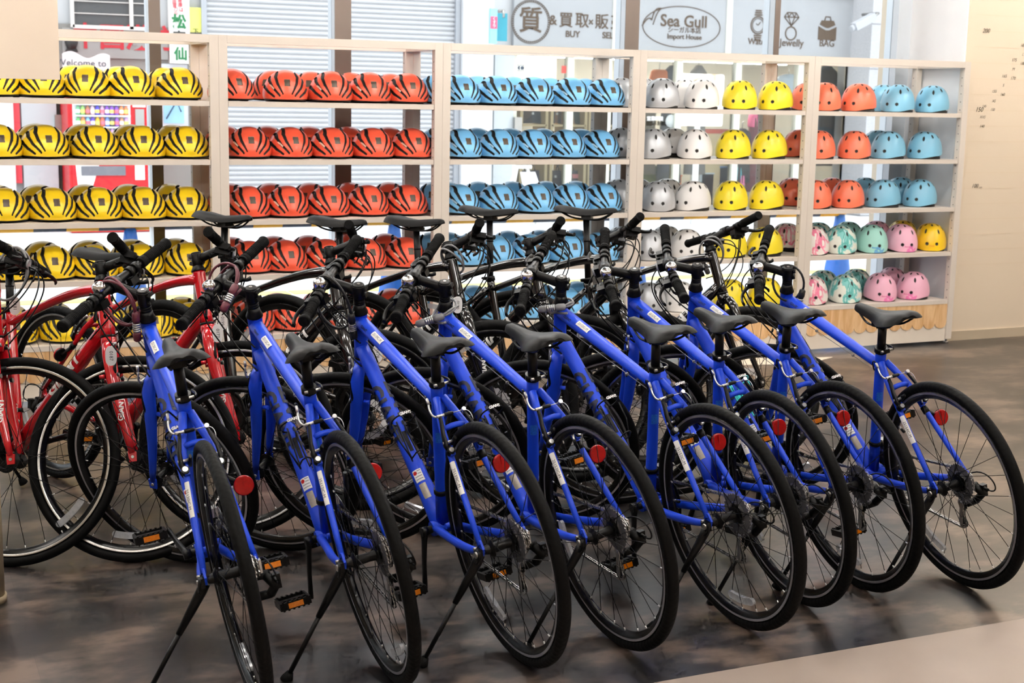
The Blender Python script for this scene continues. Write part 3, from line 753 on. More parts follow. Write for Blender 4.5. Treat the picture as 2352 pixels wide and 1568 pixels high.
def long_post(h):
    m = MB(); top = ST+SDIR*.092+Vector((0, 0, h)); m.cyl(ST-(top-ST).normalized()*.03, top, .0142, seg=18); m.cyl(lerp(ST, top, .62), lerp(ST, top, .66), .0155, seg=18)
    m.box(top+Vector((.004, 0, .004)), (.044, .050, .018)); m.box(top+Vector((.004, 0, .016)), (.036, .046, .008)); return m.mesh('seatpost', BLK)
def rear_cable_mesh():
    m = MB(); e = Vector((-.048, -.100, R-.034)); m.tube(bez(e, e+Vector((-.075, -.004, -.005)), Vector((-.085, -.082, R+.075)), Vector((.01, -.076, R+.012)), 14), .0024, 8)
    return m.mesh('gear_cable', [BLKP, STEEL])
def brake_run_mesh():
    m = MB(); a = ax(.530)+TTD*.06+Vector((0, 0.010, -.026)); b = ST-SDIR*.062+Vector((.028, .006, -.020)); m.tube([a, lerp(a, b, .5), b], .0012, 6, mi=1)
    nb = stay_pt(.50, 1)
    L = Vector((nb.x, .036, nb.z)); _, d, n = brake_frame(False); L = brake_frame(False)[0](1); L = Vector((L.x, .053, L.z))+d*.166+n*.004
    m.tube(bez(b, b+Vector((-.02, .014, -.002)), L+d*.03+Vector((.01, 0, 0)), L, 8), .0024, 8)
    m.cyl(lerp(a, b, .3)-TTD*.003, lerp(a, b, .3)+TTD*.003, .005, seg=8, mi=1); m.cyl(lerp(a, b, .75)-TTD*.003, lerp(a, b, .75)+TTD*.003, .005, seg=8, mi=1)
    return m.mesh('brake_cable', [BLKP, STEEL])
DTN = Vector((DTD.z, 0, -DTD.x)) if DTD.z > 0 else Vector((-abs(DTD.z), 0, DTD.x))
DTN = DTD.cross(YL); DTN = DTN if DTN.z > 0 else -DTN
def cage_wire_mesh(teal):
    m = MB(); c = ax(.452)+DTD*.325+DTN*.030; r = .037; top = c-DTD*.02; bot = c+DTD*.12
    for s in (1, -1):
        m.tube([top+YL*(.010*s)+DTN*0, c+YL*(.010*s), lerp(c, bot, .6)+YL*(.012*s), bot+YL*(.014*s), bot+YL*(.020*s)+DTN*.02, bot+YL*(.012*s)+DTN*.055, bot+DTN*.066], .0026, 6)
        m.tube([bot+YL*(.020*s)+DTN*.02, lerp(bot, top, .4)+YL*(.036*s)+DTN*.030, lerp(bot, top, .85)+YL*(.038*s)+DTN*.034], .0026, 6)
    pts = []
    for k in range(23):
        a = -PI*.86+2*PI*.86*k/22; pts.append(lerp(bot, top, .9)+DTN*(.037-.0+.037*math.cos(a))+YL*(.0385*math.sin(a)))
    m.tube(pts, .0026, 6); m.box(c+DTD*.05-DTN*.004, (.005, .011, .07), mat=Matrix((DTN, YL, DTD)).transposed())
    return m.mesh('bottle_cage', M('turquoise_wire', (60, 214, 214), .3) if teal else BLK)
def cage_text():
    top = ax(.452)+DTD*.325+DTN*.030-DTD*.006
    return wrap_text('GIANT', .012, top+DTN*.037, YL, DTN, .0412, PAPER, bold=.0006) if False else xform(text_mesh('GIANT', .013, PAPER, .0008, 0), lambda q: Vector(top+DTN*(.037+.0412*math.cos(q.x/.0412))-YL*(.0412*math.sin(q.x/.0412))-DTD*q.y))
#PART3
# ------------------------------------------------------------------ room shell
WY = .62                                   # window plane
m = MB(); m.b2(-7, 9, -12.5, 1.0, -.06, 0); struct('floor', m, FLOOR)
m = MB(); m.b2(-7, 9, -12.5, -4.03, -.002, .0035)
PATHM = M('beige_vinyl_path', (160, 145, 134), .45, noise=(3.5, .12)); struct('trim_1', m, PATHM, 'beige vinyl walkway strip along the near edge of the dark floor')
m = MB(); m.b2(-7, 9, -12.5, 1.0, 3.05, 3.12); struct('ceiling', m, M('ceiling_white', (236, 232, 224), .8))
WALLM = M('peach_wall_panel', (230, 212, 188), .6, noise=(2.0, .015))
m = MB(); m.b2(4.80, 9, .085, .95, 0, 3.05); struct('wall_right', m, WALLM)
m = MB(); m.b2(4.788, 4.80, .090, WY, 0, 3.05); struct('wall_return', m, M('white_return', (246, 247, 249), .5))
m = MB(); m.b2(4.801, 9, .074, .086, 0, .062); struct('baseboard_right', m, M('baseboard_vinyl', (192, 176, 152), .5))
m = MB(); m.b2(8.94, 9, -12.5, .08, 0, 3.05); struct('wall_side', m, WALLM)
m = MB(); m.b2(-7, -6.94, -12.5, 1.0, 0, 3.05); struct('wall_left', m, WALLM)
m = MB(); m.b2(-7, 9, -12.5, -12.44, 0, 3.05); struct('wall_back', m, WALLM)
# faint measuring lines on the right wall
m = MB()
for z in [.5+.1*k for k in range(18)]: m.b2(4.86, 8.9, .0838, .0852, z-.0012, z+.0012)
struct('trim_2', m, M('pencil_line', (226, 206, 178), .7), 'faint horizontal height lines on the peach wall')
def wall_text(body, px, py, size, nm='height_mark', ital=.3):
    p = atY(px, py, .083); me = text_mesh(body, size, M('pen_brown', (112, 90, 72), .7), 0, ext=.0003)
    xform(me, lambda c: Vector((c.x+c.y*ital, 0, c.y)))
    o = link(nm, me); o.location = (p.x, .083, p.z)
    tag(o, f'small handwritten {body} pencilled on the peach height-chart wall', 'writing', 'handwritten marks on the height chart wall'); return o
for body, px, py, s in (('200', 2266, 71, .040), ('150', 2250, 252, .042), ('100', 2240, 427, .036), ('cm', 2253, 430, .018), ('140', 2256, 290, .026), ('XXS', 2257, 269, .024), ('145', 2261, 244, .022), ('XS', 2283, 232, .024),
                        ('150 ', 2281, 252, .024), ('155', 2284, 210, .026), ('160', 2303, 217, .026), ('S', 2305, 196, .026), ('165', 2307, 175, .028), ('170', 2327, 180, .028), ('M', 2328, 159, .026), ('175', 2330, 138, .028), ('180', 2349, 146, .028), ('L', 2350, 125, .026), ('185', 2350, 104, .028)):
    wall_text(body, px, py, s)
# window wall: mullions, rails, glass
FRONTM = M('bronze_mullion', (118, 106, 98), .35, .5); SIDEM = M('silver_mullion', (226, 232, 238), .3, .4)
mull = [(-3.4, -3.34), (-1.9, -1.84), (-.225, -.165), (.79, .885), (2.62, 2.715), (3.70, 3.74), (4.68, 4.80)]
for i, (a, b) in enumerate(mull):
    m = MB(); m.b2(a, b, WY, WY+.006, 0, 3.05, 1 if i == 6 else 0); m.b2(a, b, WY+.006, WY+.13, 0, 3.05, 1); struct('trim_%d' % (i+3), m, [FRONTM, SIDEM])
m = MB(); m.b2(-7, 4.80, WY, WY+.13, 0, .05, 1); m.b2(-7, 4.8, WY, WY+.13, 2.98, 3.05, 1); struct('trim_10', m, [FRONTM, SIDEM])
xs_ = [-7]+[q for ab in mull for q in ab]
k = 1
for i in range(0, len(xs_)-1, 2):
    m = MB(); m.b2(xs_[i], xs_[i+1], WY+.06, WY+.068, .05, 2.98); struct('window_%d' % k, m, GLASS); k += 1

# ceiling lights
TUBEM = M('lit_tube', (255, 252, 248), .5, emit=((255, 250, 244), LAMP_L)); FIXM = M('light_fixture', (240, 240, 238), .5)
first = None
for i, y in enumerate((-6.9, -4.9, -3.0, -1.5, -.35)):
    for j, x in enumerate((-3.6, -1.2, 1.2, 3.6, 6.0)):
        if first is None:
            first = MB(); first.b2(-.62, .62, -.07, .07, -.04, 0); fxm = first.mesh('ceiling_light', FIXM)
            tb = MB(); tb.cyl((-.6, -.035, -.055), (.6, -.035, -.055), .015, seg=10); tb.cyl((-.6, .035, -.055), (.6, .035, -.055), .015, seg=10); tbm = tb.mesh('tube', TUBEM)
        o = link('ceiling_light', fxm); o.location = (x, y, 3.05); tag(o, 'white twin tube ceiling light fixed to the shop ceiling', 'ceiling light', 'twin tube ceiling lights'); link('tube', tbm, o)

# ------------------------------------------------------------------ display shelves
UW = 1.1920; SZ = [1.478, 1.188, .884, .599, .287]; DEP = .50
SHADE = ['yellow vented', 'red vented', 'light blue vented', 'silver, white and yellow round', 'coral, blue and camouflage round']
def shelf_unit():
    fr = MB(); w = .045
    for x in (0, UW-w):
        for y in (0, DEP-w):
            fr.b2(x+.0006, x+w-.0006, y, y+w, .03, 1.8, 0)
        fr.b2(x+.002, x+w-.002, w, DEP-w, 1.762, 1.8, 0); fr.b2(x+.002, x+w-.002, w, DEP-w, .03, .06, 0)
        xi = x+w-.0005 if x == 0 else x+.0005
        for z in [.1+.05*k for k in range(33)]:
            for yy in (.012, .474): fr.box((xi, yy+.01, z), (.0012, .006, .006), mi=1)
    fr.b2(w, UW-w, 0, w, 1.762, 1.8, 0); fr.b2(w, UW-w, DEP-w, DEP, 1.762, 1.8, 0)
    fm = fr.mesh('frame', [BEIGE, HOLE])
    b = MB(); b.b2(w+.002, UW-w-.002, .004, DEP-.01, -.026, 0); bm_ = b.mesh('shelf_board', BEIGE)
    kp = MB(); kp.b2(w, UW-w, .012, .026, .018, .262); kpm = kp.mesh('kick_panel', M('cream_panel', (240, 228, 212), .45))
    n = 12; sw = (UW-2*w)/n; out = [(w, .260)]
    for i in range(n):
        for k in range(9):
            a = PI*k/8; out.append((w+sw*(i+.5-.5*math.cos(a)), .136-.034*math.sin(a)))
    out.append((UW-w, .260)); sp = MB(); sp.prism(out, .006, .012); spm = sp.mesh('scalloped_panel', WOOD)
    ft = MB(); ft.cyl((0, 0, 0), (0, 0, .012), .016, seg=12); ft.cyl((0, 0, .012), (0, 0, .035), .006, seg=8); ftm = ft.mesh('foot', STEEL)
    return fm, bm_, kpm, spm, ftm
fm, bm_, kpm, spm, ftm = shelf_unit()
for u in range(-1, 4):
    nm = ['far left', 'second from left', 'middle', 'second from right', 'far right'][u+1]
    r = link('display_shelf', fm); r.location = (u*UW, 0, 0)
    tag(r, f'{nm} beige open shelf unit holding {SHADE[u+1]} helmets', 'shelf', 'beige helmet shelf units')
    for z in SZ: link('shelf_board', bm_, r).location = (0, 0, z)
    link('kick_panel', kpm, r); link('scalloped_panel', spm, r)
    for x in (.022, UW-.022):
        for y in (.022, DEP-.022): link('foot', ftm, r).location = (x, y, 0)

# ------------------------------------------------------------------ helmets
def pl_dist(x, z, pts):
    # distance from a polyline with a half width at each point -> signed
    best = 9
    for (x0, z0, w0), (x1, z1, w1) in zip(pts, pts[1:]):
        dx, dz = x1-x0, z1-z0; t = max(0, min(1, ((x-x0)*dx+(z-z0)*dz)/(dx*dx+dz*dz)))
        best = min(best, math.hypot(x-x0-dx*t, (z-z0-dz*t))-(w0+(w1-w0)*t))
    return best
SL = [[(.36, .92, .046), (.46, .73, .064), (.41, .52, .056), (.20, .18, .026)],
      [(.67, .77, .040), (.715, .60, .052), (.61, .38, .050), (.33, .12, .034)],
      [(.93, .52, .036), (.89, .37, .048), (.78, .23, .048), (.55, .075, .034)]]
TOPS = [[(.36, .35), (.34, -.25)], [(.66, .25), (.62, -.30)]]
def adult_mask(x, y, z):          # normalised: x lateral, y back (+), z up
    ax_ = abs(x)
    if y < .12:
        for p in SL:
            if pl_dist(ax_, z, p) < 0: return 1
        if ax_ < .125 and .43 < z < .66 and y < -.3: return 2
    else:
        for cx in (0, .26, .50):
            if abs(ax_-cx) < .085 and .50 < z < .66 and y > .35: return 1
        if pl_dist(ax_, z, [(.40, .95, .05), (.44, .80, .06)]) < 0: return 1
        if ax_ < .55 and .04 < z < .22+.1*(1-ax_) and y > .5: return 1
        for yy in (.25,):
            if .30 < z < .62 and .14 < y < .34 and ax_ > .3: return 1
    return 0
def kid_mask(x, y, z):
    if y < 0:
        if math.hypot(abs(x)-.29, (z-.27)*1.6) < .098: return 1
    else:
        if math.hypot(abs(x)-.29, (z-.30)*1.55) < .075: return 1
    n = math.sqrt(x*x+y*y+z*z)+1e-6
    th = math.acos(min(1, z/n)); az = math.atan2(x, -y)
    for t0, azs in ((RAD(47), (-.50, .50, 2.64, -2.64)), (RAD(40), (-1.2, 1.2, 1.9, -1.9)), (RAD(24), (0, PI, -.9, .9, -2.2, 2.2))):
        for a0 in azs:
            da = (az-a0+PI) % (2*PI)-PI
            if (abs(th-t0)/RAD(6.2))**2+(abs(da)*math.sin(t0)/RAD(3.3))**2 < 1: return 1
    return 0
def helmet_shell(kind, mats):
    hw, hl, h, n_, mask = (.1190, .140, .158, 2.12, adult_mask) if kind == 'adult' else (.1050, .124, .172, 2.55, kid_mask)
    NA, NT = (320, 130) if kind == 'adult' else (240, 100); vs = []; zb = .004
    def pt(i, j):
        a = 2*PI*i/NA; t = j/NT; ph = t*PI/2*.999
        zz = math.sin(ph)**1.0; rad_ = (1-zz**n_)**(1/n_)
        tuck = 1-(.07 if kind == 'adult' else .025)*(max(0, 1-zz/.28))**2
        x, y = math.sin(a)*rad_*tuck, -math.cos(a)*rad_*tuck
        if kind == 'adult':
            y2 = y*(1+.04*(y > 0)); lift = .010*(1-zz)*(.5-.5*math.cos(2*a))*.6
        else:
            y2 = y; lift = .020*(1-zz)**3*max(0, math.sin(a)*math.sin(a)-.2)+.022*(1-zz)**3*max(0, -math.cos(a))
        return (x, y, zz), Vector((x*hw, y2*hl, zb+zz*(h-zb)+lift))
    mk = {}; P_ = {}; Nn = {}
    Q = {}
    for j in range(NT+1):
        for i in range(NA):
            q, p = pt(i, j); Q[i, j] = q; P_[i, j] = p; Nn[i, j] = Vector((q[0]/hw, q[1]/hl, q[2]/h)).normalized()
    fm_ = {}
    for j in range(NT):
        for i in range(NA):
            c = [sum(t)/4 for t in zip(Q[i, j], Q[(i+1) % NA, j], Q[(i+1) % NA, j+1], Q[i, j+1])]; fm_[i, j] = mask(*c)
    for j in range(NT+1):
        for i in range(NA):
            p = P_[i, j]; adj = [fm_.get(((i+di) % NA, j+dj), 0) for di in (0, -1) for dj in (0, -1)]
            if all(adj): p = p-Nn[i, j]*(.003 if 2 in adj else (.009 if kind == 'adult' else .005))
            vs.append(tuple(p))
    m = MB(); m.v = vs
    for j in range(NT):
        for i in range(NA):
            i2 = (i+1) % NA; m.f.append((j*NA+i, j*NA+i2, (j+1)*NA+i2, (j+1)*NA+i)); m.mi.append(fm_[i, j]); m.sm.append(True)
    return m.mesh('bicycle_helmet', mats)
def helmet_liner(kind):
    hw, hl, h = (.1170, .140, .150) if kind == 'adult' else (.1040, .122, .160); m = MB(); n = 48; vs = []
    for s, z in ((.90, .0), (.92, .010), (.84, .012), (.83, .0)):
        for k in range(n):
            a = 2*PI*k/n; vs.append((math.sin(a)*hw*s, -math.cos(a)*hl*s, z+(.004 if z else 0)*abs(math.sin(a))))
    fs = [(r*n+k, r*n+(k+1) % n, ((r+1) % 4)*n+(k+1) % n, ((r+1) % 4)*n+k) for r in range(4) for k in range(n)]
    m.add(vs, fs); m.tube([(-.05, hl*.78, .022), (-.03, hl*.90, .020), (.03, hl*.90, .020), (.05, hl*.78, .022)], .010, 8)
    return m.mesh('helmet_liner', DARK)
def strap_mesh():
    m = MB(); m.tube([(.088, -.03, .012), (.100, .01, .006), (.112, .06, .004), (.085, .10, .004)], .006, 6, flat=.3)
    return m.mesh('chin_strap', BLKP)
HC = {'yellow': (252, 212, 30), 'red': (240, 92, 64), 'blue': (122, 192, 240), 'silver': (196, 199, 203), 'white': (238, 236, 234), 'lemon': (250, 226, 48), 'coral': (243, 122, 90), 'sky': (130, 190, 218),
      'mint': (158, 214, 204), 'pink': (242, 178, 204), 'gold': (248, 204, 30)}
CN = {'yellow': 'yellow', 'red': 'red', 'blue': 'light blue', 'silver': 'silver grey', 'white': 'white', 'lemon': 'lemon yellow', 'coral': 'coral red', 'sky': 'dusty blue', 'mint': 'mint green', 'pink': 'pale pink', 'gold': 'golden yellow',
      'pinkcamo': 'pink and white camouflage', 'tealcamo': 'teal and white camouflage'}
camo_mat('pink', [(0, (246, 186, 208)), (.64, (238, 130, 186)), (.68, (236, 120, 180))], 7)
camo_mat('mint', [(0, (164, 218, 206)), (.64, (110, 170, 210)), (.68, (104, 166, 214))], 7)
camo_mat('pinkcamo', [(0, (244, 236, 230)), (.52, (238, 130, 160)), (.58, (246, 190, 200)), (.64, (246, 236, 230))], 16)
camo_mat('tealcamo', [(0, (236, 240, 228)), (.48, (130, 205, 200)), (.55, (90, 178, 170)), (.60, (190, 226, 226)), (.66, (238, 238, 226))], 16)
SHC = {}
def get_shell(kind, col):
    if (kind, col) not in SHC:
        base = MATS[col] if col in MATS else M('helmet_'+col, HC[col], .36, .0 if col != 'silver' else .35, .5, coat=.15)
        if kind+'0' not in SHC: SHC[kind+'0'] = helmet_shell(kind, [base, DARK, BADGE]); me = SHC[kind+'0']
        else:
            me = SHC[kind+'0'].copy(); me.materials[0] = base
        SHC[(kind, col)] = me
    return SHC[(kind, col)]
LIN = {k: helmet_liner(k) for k in ('adult', 'kid')}; STRAP = strap_mesh()
LOGO = {}
def logo(col, kind):
    if (kind, col) in LOGO: return LOGO[(kind, col)]
    if kind == 'adult':
        me = text_mesh('AIRBEL', .0105, M('logo_pale_'+col, (255, 214, 190) if col == 'red' else (190, 224, 250), .4), .0006, 0)
        hw, hl, h = .119, .140, .158
        def fn(c):
            x = -.63+(c.x*.60+c.y*.76)/hw; z = .40+(-c.x*.80+c.y*.62)/h; x = max(-.93, min(.93, x)); zz = max(0, min(.97, z))
            r2 = (1-zz**2.12)**(2/2.12)-x*x; y = -math.sqrt(max(.0, r2)); return Vector((x*hw*1.008, y*hl*1.008-.0012, .004+zz*.154+.003*(1-zz)))
    else:
        me = text_mesh('Bungy', .014, M('logo_kid_'+col, (232, 120, 170) if col == 'pink' else ((60, 150, 220) if col == 'mint' else (240, 150, 60)), .4), .0008, 0)
        def fn(c):
            x = c.x/.105; zz = .105+c.y/.172; y = -math.sqrt(max(0, (1-zz**2.55)**(2/2.55)*(1-.025*max(0, 1-zz/.28)**2)**2-x*x)); return Vector((c.x*1.004, y*.124*1.01-.001, .004+zz*.168+.022*(1-zz)**3))
    LOGO[(kind, col)] = xform(me, fn); return me
# kind, colour, shelf index, list of (pixel x, turn in degrees) for the front row, then the back row
def S_(*a): return list(a)
ROWS = [
 ('adult', 'yellow', 0, [(-10, 0), (94, 0), (200, -12), (300, 4), (411, 4)], [(168, -20), (272, -12), (380, -25)]),
 ('adult', 'yellow', 1, [(-5, 4), (102.6, 4), (219, 0), (326, -5), (427, -3)], [(84, 150), (190, 150), (300, 150), (397, 150)]),
 ('adult', 'yellow', 2, [(10, 0), (120.5, 4), (226, 0), (328.5, -3), (428, -3)], [(-8, -30), (88, -30), (195, -30), (295, -30), (392, -25)]),
 ('adult', 'yellow', 3, [(17, 3), (120.5, 0), (217, 0), (323, 0), (430, -4)], [(-2, -30), (98, -30), (203, -30), (302, -30), (403, -25)]),
 ('adult', 'yellow', 4, [(31, 4), (145, -2), (249, 0), (346, 2), (440, 0)], [(20, -20), (122, -20), (232, -20), (330, -20), (418, -20)]),
 ('adult', 'red', 0, [(531, 8), (655, -10), (759, -7), (848, -6), (935, -4)], [(627, -35), (714, -22), (806, -20), (896, -20)]),
 ('adult', 'red', 1, [(571, -7), (666, 0), (760, 0), (855, -2), (945, 0)], [(516, 185), (613, 180), (708, 180), (799, 178), (891, 178)]),
 ('adult', 'red', 2, [(570, -2), (660, -4), (754, -2), (844, 0), (934, -3)], [(527, -30), (621, -30), (711, -30), (803, -30), (893, -28)]),
 ('adult', 'red', 3, [(573, 2), (656, 0), (748, 2), (838, 4), (930, -3)], [(530, -30), (628, -30), (707, -30), (800, -30), (885, -28)]),
 ('adult', 'red', 4, [(582, 0), (671, 2), (762, 0), (854, 8), (935, 0)], [(547, -30), (636, -30), (731, -28), (815, -28), (898, -28)]),
 ('adult', 'blue', 0, [(1055, -3), (1140, -3), (1225, -4), (1310.5, -3), (1388, -2)], [(1001, -15), (1096, -30), (1180, -22), (1262, -22), (1342, -20)]),
 ('adult', 'blue', 1, [(1058, 0), (1144, -3), (1221.5, -2), (1299, 0), (1376, 0)], [(1005, 170), (1094, 175), (1171, 170), (1246, 172), (1332, 175)]),
 ('adult', 'blue', 2, [(1053, 6), (1143, 2), (1228, 0), (1308, -3), (1382, 0)], [(998, -30), (1028, -20), (1098, -25), (1176, -28), (1253, -20), (1322, -28)]),
 ('adult', 'blue', 3, [(1066, 3), (1136, 0), (1216, 0), (1300, 0), (1377, 0)], [(990, -25), (1029, -25), (1090, -25), (1166, -25), (1240, -20), (1322, -28)]),
 ('adult', 'blue', 4, [(1050, 0), (1130, 4), (1212, 0), (1298, 6), (1370, 0)], [(1000, -25), (1087, -28), (1160, -25), (1240, -25), (1325, -28)]),
 ('kid', 'silver', 0, [(1520, -17)], [(1428, 20), (1478, -10)]), ('kid', 'white', 0, [(1612, -15)], [(1572, -5)]), ('kid', 'lemon', 0, [(1699, -6), (1781, -38)], []), ('kid', 'coral', 0, [(1893, 0), (1972.6, -49)], [(1853, 0)]), ('kid', 'sky', 0, [(2062, -29), (2141, -38)], [(2028, -30)]),
 ('kid', 'silver', 1, [(1501, -30)], [(1425, 30)]), ('kid', 'white', 1, [(1596, -15)], [(1546, 160)]), ('kid', 'lemon', 1, [(1684, -33), (1767, -49)], []), ('kid', 'coral', 1, [(1880, -10), (1962, -13)], [(1838, -70)]), ('kid', 'sky', 1, [(2040.6, -43), (2124, -51)], [(2015, -30)]),
 ('kid', 'silver', 2, [(1511, 0)], [(1420, 20), (1466, 0)]), ('kid', 'white', 2, [(1591, -55)], [(1533, 0)]), ('kid', 'lemon', 2, [(1678, -20), (1760, -46)], []), ('kid', 'coral', 2, [(1872, -10), (1947, -18)], [(1818, 0), (1910, -10)]), ('kid', 'sky', 2, [(2028, -59), (2113, -41)], [(1985, -10), (2067, -40)]),
 ('kid', 'silver', 3, [(1492, -10)], [(1426, 0)]), ('kid', 'white', 3, [(1577, 0)], [(1530, 0)]), ('kid', 'lemon', 3, [(1676, -30), (1756, -70)], []), ('kid', 'pinkcamo', 3, [(1866, 8)], [(1806, 160)]), ('kid', 'tealcamo', 3, [(1930, 0)], [(1878, 0)]),
 ('kid', 'mint', 3, [(2001, 20)], [(1947, 0)]), ('kid', 'pink', 3, [(2069, 35)], [(2012, 0)]), ('kid', 'gold', 3, [(2136, 12)], [(2072, 0)]),
 ('kid', 'silver', 4, [(1490, 0)], [(1430, 0)]), ('kid', 'white', 4, [(1560, -20)], [(1535, 0)]), ('kid', 'lemon', 4, [(1676, -30), (1757, -50)], []), ('kid', 'pinkcamo', 4, [(1863, 0)], []), ('kid', 'tealcamo', 4, [(1941, 0)], [(1890, -20), (1966, 0)]), ('kid', 'pink', 4, [(2022, 23), (2097, -32)], [(2048, 0)]),
]
SHN = ['top shelf', 'second shelf down', 'third shelf down', 'fourth shelf down', 'bottom shelf']
ORD = ['leftmost', 'second from left', 'third from left', 'fourth from left', 'fifth from left', 'sixth from left']
for kind, col, si, fr_, bk in ROWS:
    for rowname, lst, yy in (('front row', fr_, .165), ('back row', bk, .385)):
        lst = sorted(lst); n = len(lst)
        for i, (px, tn) in enumerate(lst):
            yk = yy if kind == 'adult' else (yy-.02 if rowname == 'front row' else yy-.01)
            P = atY(px, 100+si*140, yk)
            p2 = CAMP; dd = ray(px, 784)        # intersect at helmet mid-height
            z = SZ[si]+.07; lo, hi = 0.0, 1568.0
            for _ in range(30):
                mid = (lo+hi)/2
                if atY(px, mid, yk).z > z: lo = mid
                else: hi = mid
            x = atY(px, lo, yk).x
            if kind == 'kid' and abs(tn) < 100: tn = -math.degrees(math.atan2(x-CAMP.x, yk-CAMP.y))+math.degrees(math.asin(max(-.95, min(.95, tn/100.0))))
            o = link('bicycle_helmet', get_shell(kind, col)); o.location = (x, yk, SZ[si]+.0004); o.rotation_euler = (RAD(-2 if kind == 'adult' else 0), 0, RAD(tn)); 
            if o.rotation_euler.x: o.location.z += .004
            pos = (ORD[i] if n > 2 else ['left', 'right'][i]+' one') + ' in '+rowname if n > 1 else 'single one in '+rowname
            shape = 'vented' if kind == 'adult' else 'round'
            tag(o, f'{CN[col]} {shape} helmet, {pos}, {SHN[si]}', 'helmet', f'{CN[col]} {shape} helmets on the {SHN[si]}')
            link('helmet_liner', LIN[kind], o); 
            if kind == 'adult': link('chin_strap', STRAP, o)
            if abs(tn) < 90 and ((kind == 'adult' and col in ('red', 'blue')) or (kind == 'kid' and col in ('pink', 'mint', 'gold'))): link('logo_lettering', logo(col, kind), o)

# ------------------------------------------------------------------ bicycles
BLUES = [(-0.7688, -3.7278, 1.5201, 0.1694, 0.8369), (-0.402, -3.7249, 1.5525, 0.1909, 0.8418), (-0.0341, -3.7526, 1.6201, 0.1762, 0.8827), (0.2749, -3.7513, 1.6411, 0.184, 0.8562),
         (0.6815, -3.7485, 1.6322, 0.1823, 0.8575), (0.9608, -3.6466, 1.5464, 0.1932, 1.1508), (1.2239, -3.6098, 1.5632, 0.1661, 1.161), (1.5591, -3.7082, 1.5262, 0.2081, 0.9352)]
STK = ['25120IC-M', '25112IC-M', '25139IC-M', '25153IC-M', '25152IC-M', '25157IC-M', '25155IC-M', '25154IC-M']
CRK = [8, -84, -86, -70, -88, -60, -80, -95]
OR2 = ['leftmost', 'second from left', 'third from left', 'fourth from left', 'fourth from right', 'third from right', 'second from right', 'rightmost']
WR = [(80, 150), (118, 205), (60, 70), (22, 60), (95, 30), (35, 170), (80, 20), (60, 100)]
BM = []
for i, b in enumerate(BLUES):
    r = make_bike('blue', *b, f'matt blue city bicycle, {OR2[i]} in the front row', 'blue bicycles in the front row', crank=CRK[i], sticker=STK[i], wr=WR[i]); BM.append(r)
ROW2 = [('red', -1.718, -1.419, -65.9, 9.4, 40, .04), ('red', -1.391, -1.54, -63.3, 7.9, 46, .04), ('red', -.995, -1.382, -63.3, 4.8, 43.9, .04), ('black', -.598, -1.322, -55.8, 8.8, 37.1, .17), ('black', -.059, -1.302, -55.4, 4, 44, .137),
        ('black', .288, -1.283, -53.1, 3.5, 40.2, .13), ('black', .606, -1.255, -51.3, 6.6, 41.9, .167), ('black', .965, -1.481, -38.6, 8.3, 40.8, .178)]
L2 = ['gloss red bicycle at the left edge of the back row', 'gloss red bicycle in the middle of the three red ones', 'gloss red bicycle beside the black ones in the back row', 'gloss black bicycle next to the red ones, leftmost of the black row',
      'gloss black bicycle, second black one from the left', 'gloss black bicycle, middle one of the black row', 'gloss black bicycle, second from the right in the black row', 'gloss black bicycle, rightmost of the back row']
RM = []
for i, (st_, X, Y, th, ph, de, ra) in enumerate(ROW2):
    RM.append(make_bike(st_, X, Y, RAD(th), RAD(ph), RAD(de), L2[i], 'red bicycles behind the blue row' if st_ == 'red' else 'black bicycles behind the blue row', crank=[-80, 20, -100, 10, -90, 40, -60, -80][i], raise_=ra, wr=(70+35*i, 30+50*i), bell=False))

# cable locks hanging on the bicycles
def lock(i, R_, cen, rad, col, label, turns=2, ell=(1, 1.25), tilt=(0, 0, 0), steer=True):
    root, MW, S = R_; c = cen
    A = (MW @ S) if steer else MW
    m = MB(); n = 26*turns; pts = []
    rm = Matrix.Rotation(tilt[2], 3, 'Z') @ Matrix.Rotation(tilt[1], 3, 'Y') @ Matrix.Rotation(tilt[0], 3, 'X')
    for k in range(n+1):
        a = 2*PI*k/26+3.7; q = rm @ Vector((rad*ell[0]*math.cos(a), .010*math.sin(a*1.5)+.012*k/26, rad*ell[1]*math.sin(a))); pts.append(A @ (c+q))
    m.tube(pts, .0042, 8); t = thing('cable_lock', label, 'cable lock', Matrix.Translation(pts[0]), 'cable locks on the bicycles'); inv = Matrix.Translation(-pts[0])
    def loc(mm): mm.v = [tuple(inv @ Vector(v)) for v in mm.v]; return mm
    link('cable', loc(m).mesh('cable', M('lock_'+col[0], col[1], .45)), t)
    d = (pts[-1]-pts[-2]).normalized(); e = pts[-1]
    b = MB(); b.tube([e-d*.006, e, e+d*.02, e+d*.03], [.006, .0115, .0125, .010], 12); b.tube([e+d*.026, e+d*.062], .008, 8); b.tube([e+d*.058, e+d*.064, e+d*.085, e+d*.09], [.010, .0125, .0115, .005], 12); link('lock_body', loc(b).mesh('lock_body', M('lock_'+col[0], col[1], .45)), t)
    dd = MB()
    for k in range(4): dd.tube([e+d*(.031+.0068*k), e+d*(.0365+.0068*k)], [.0120, .0120], 12)
    link('number_dial', loc(dd).mesh('number_dial', SILV), t)
BUR = ('burgundy', (92, 34, 48)); GRY = ('grey', (128, 128, 130)); BKL = ('black', (26, 26, 28))
lock(0, BM[0], BARC+Vector((-.02, .02, -.045)), .062, BUR, 'burgundy cable lock looped on the handlebar of the leftmost blue bicycle', 2, (.9, 1.25))
lock(1, BM[1], BARC+Vector((-.03, .01, -.005)), .060, BUR, 'burgundy cable lock coiled on the second blue bicycle from left', 2, (1, 1), (.9, .2, 0))
lock(2, BM[2], BARC+Vector((-.01, .03, -.06)), .07, BKL, 'thin black cable lock hanging at the third blue bicycle from left', 1, (.8, 1.3))
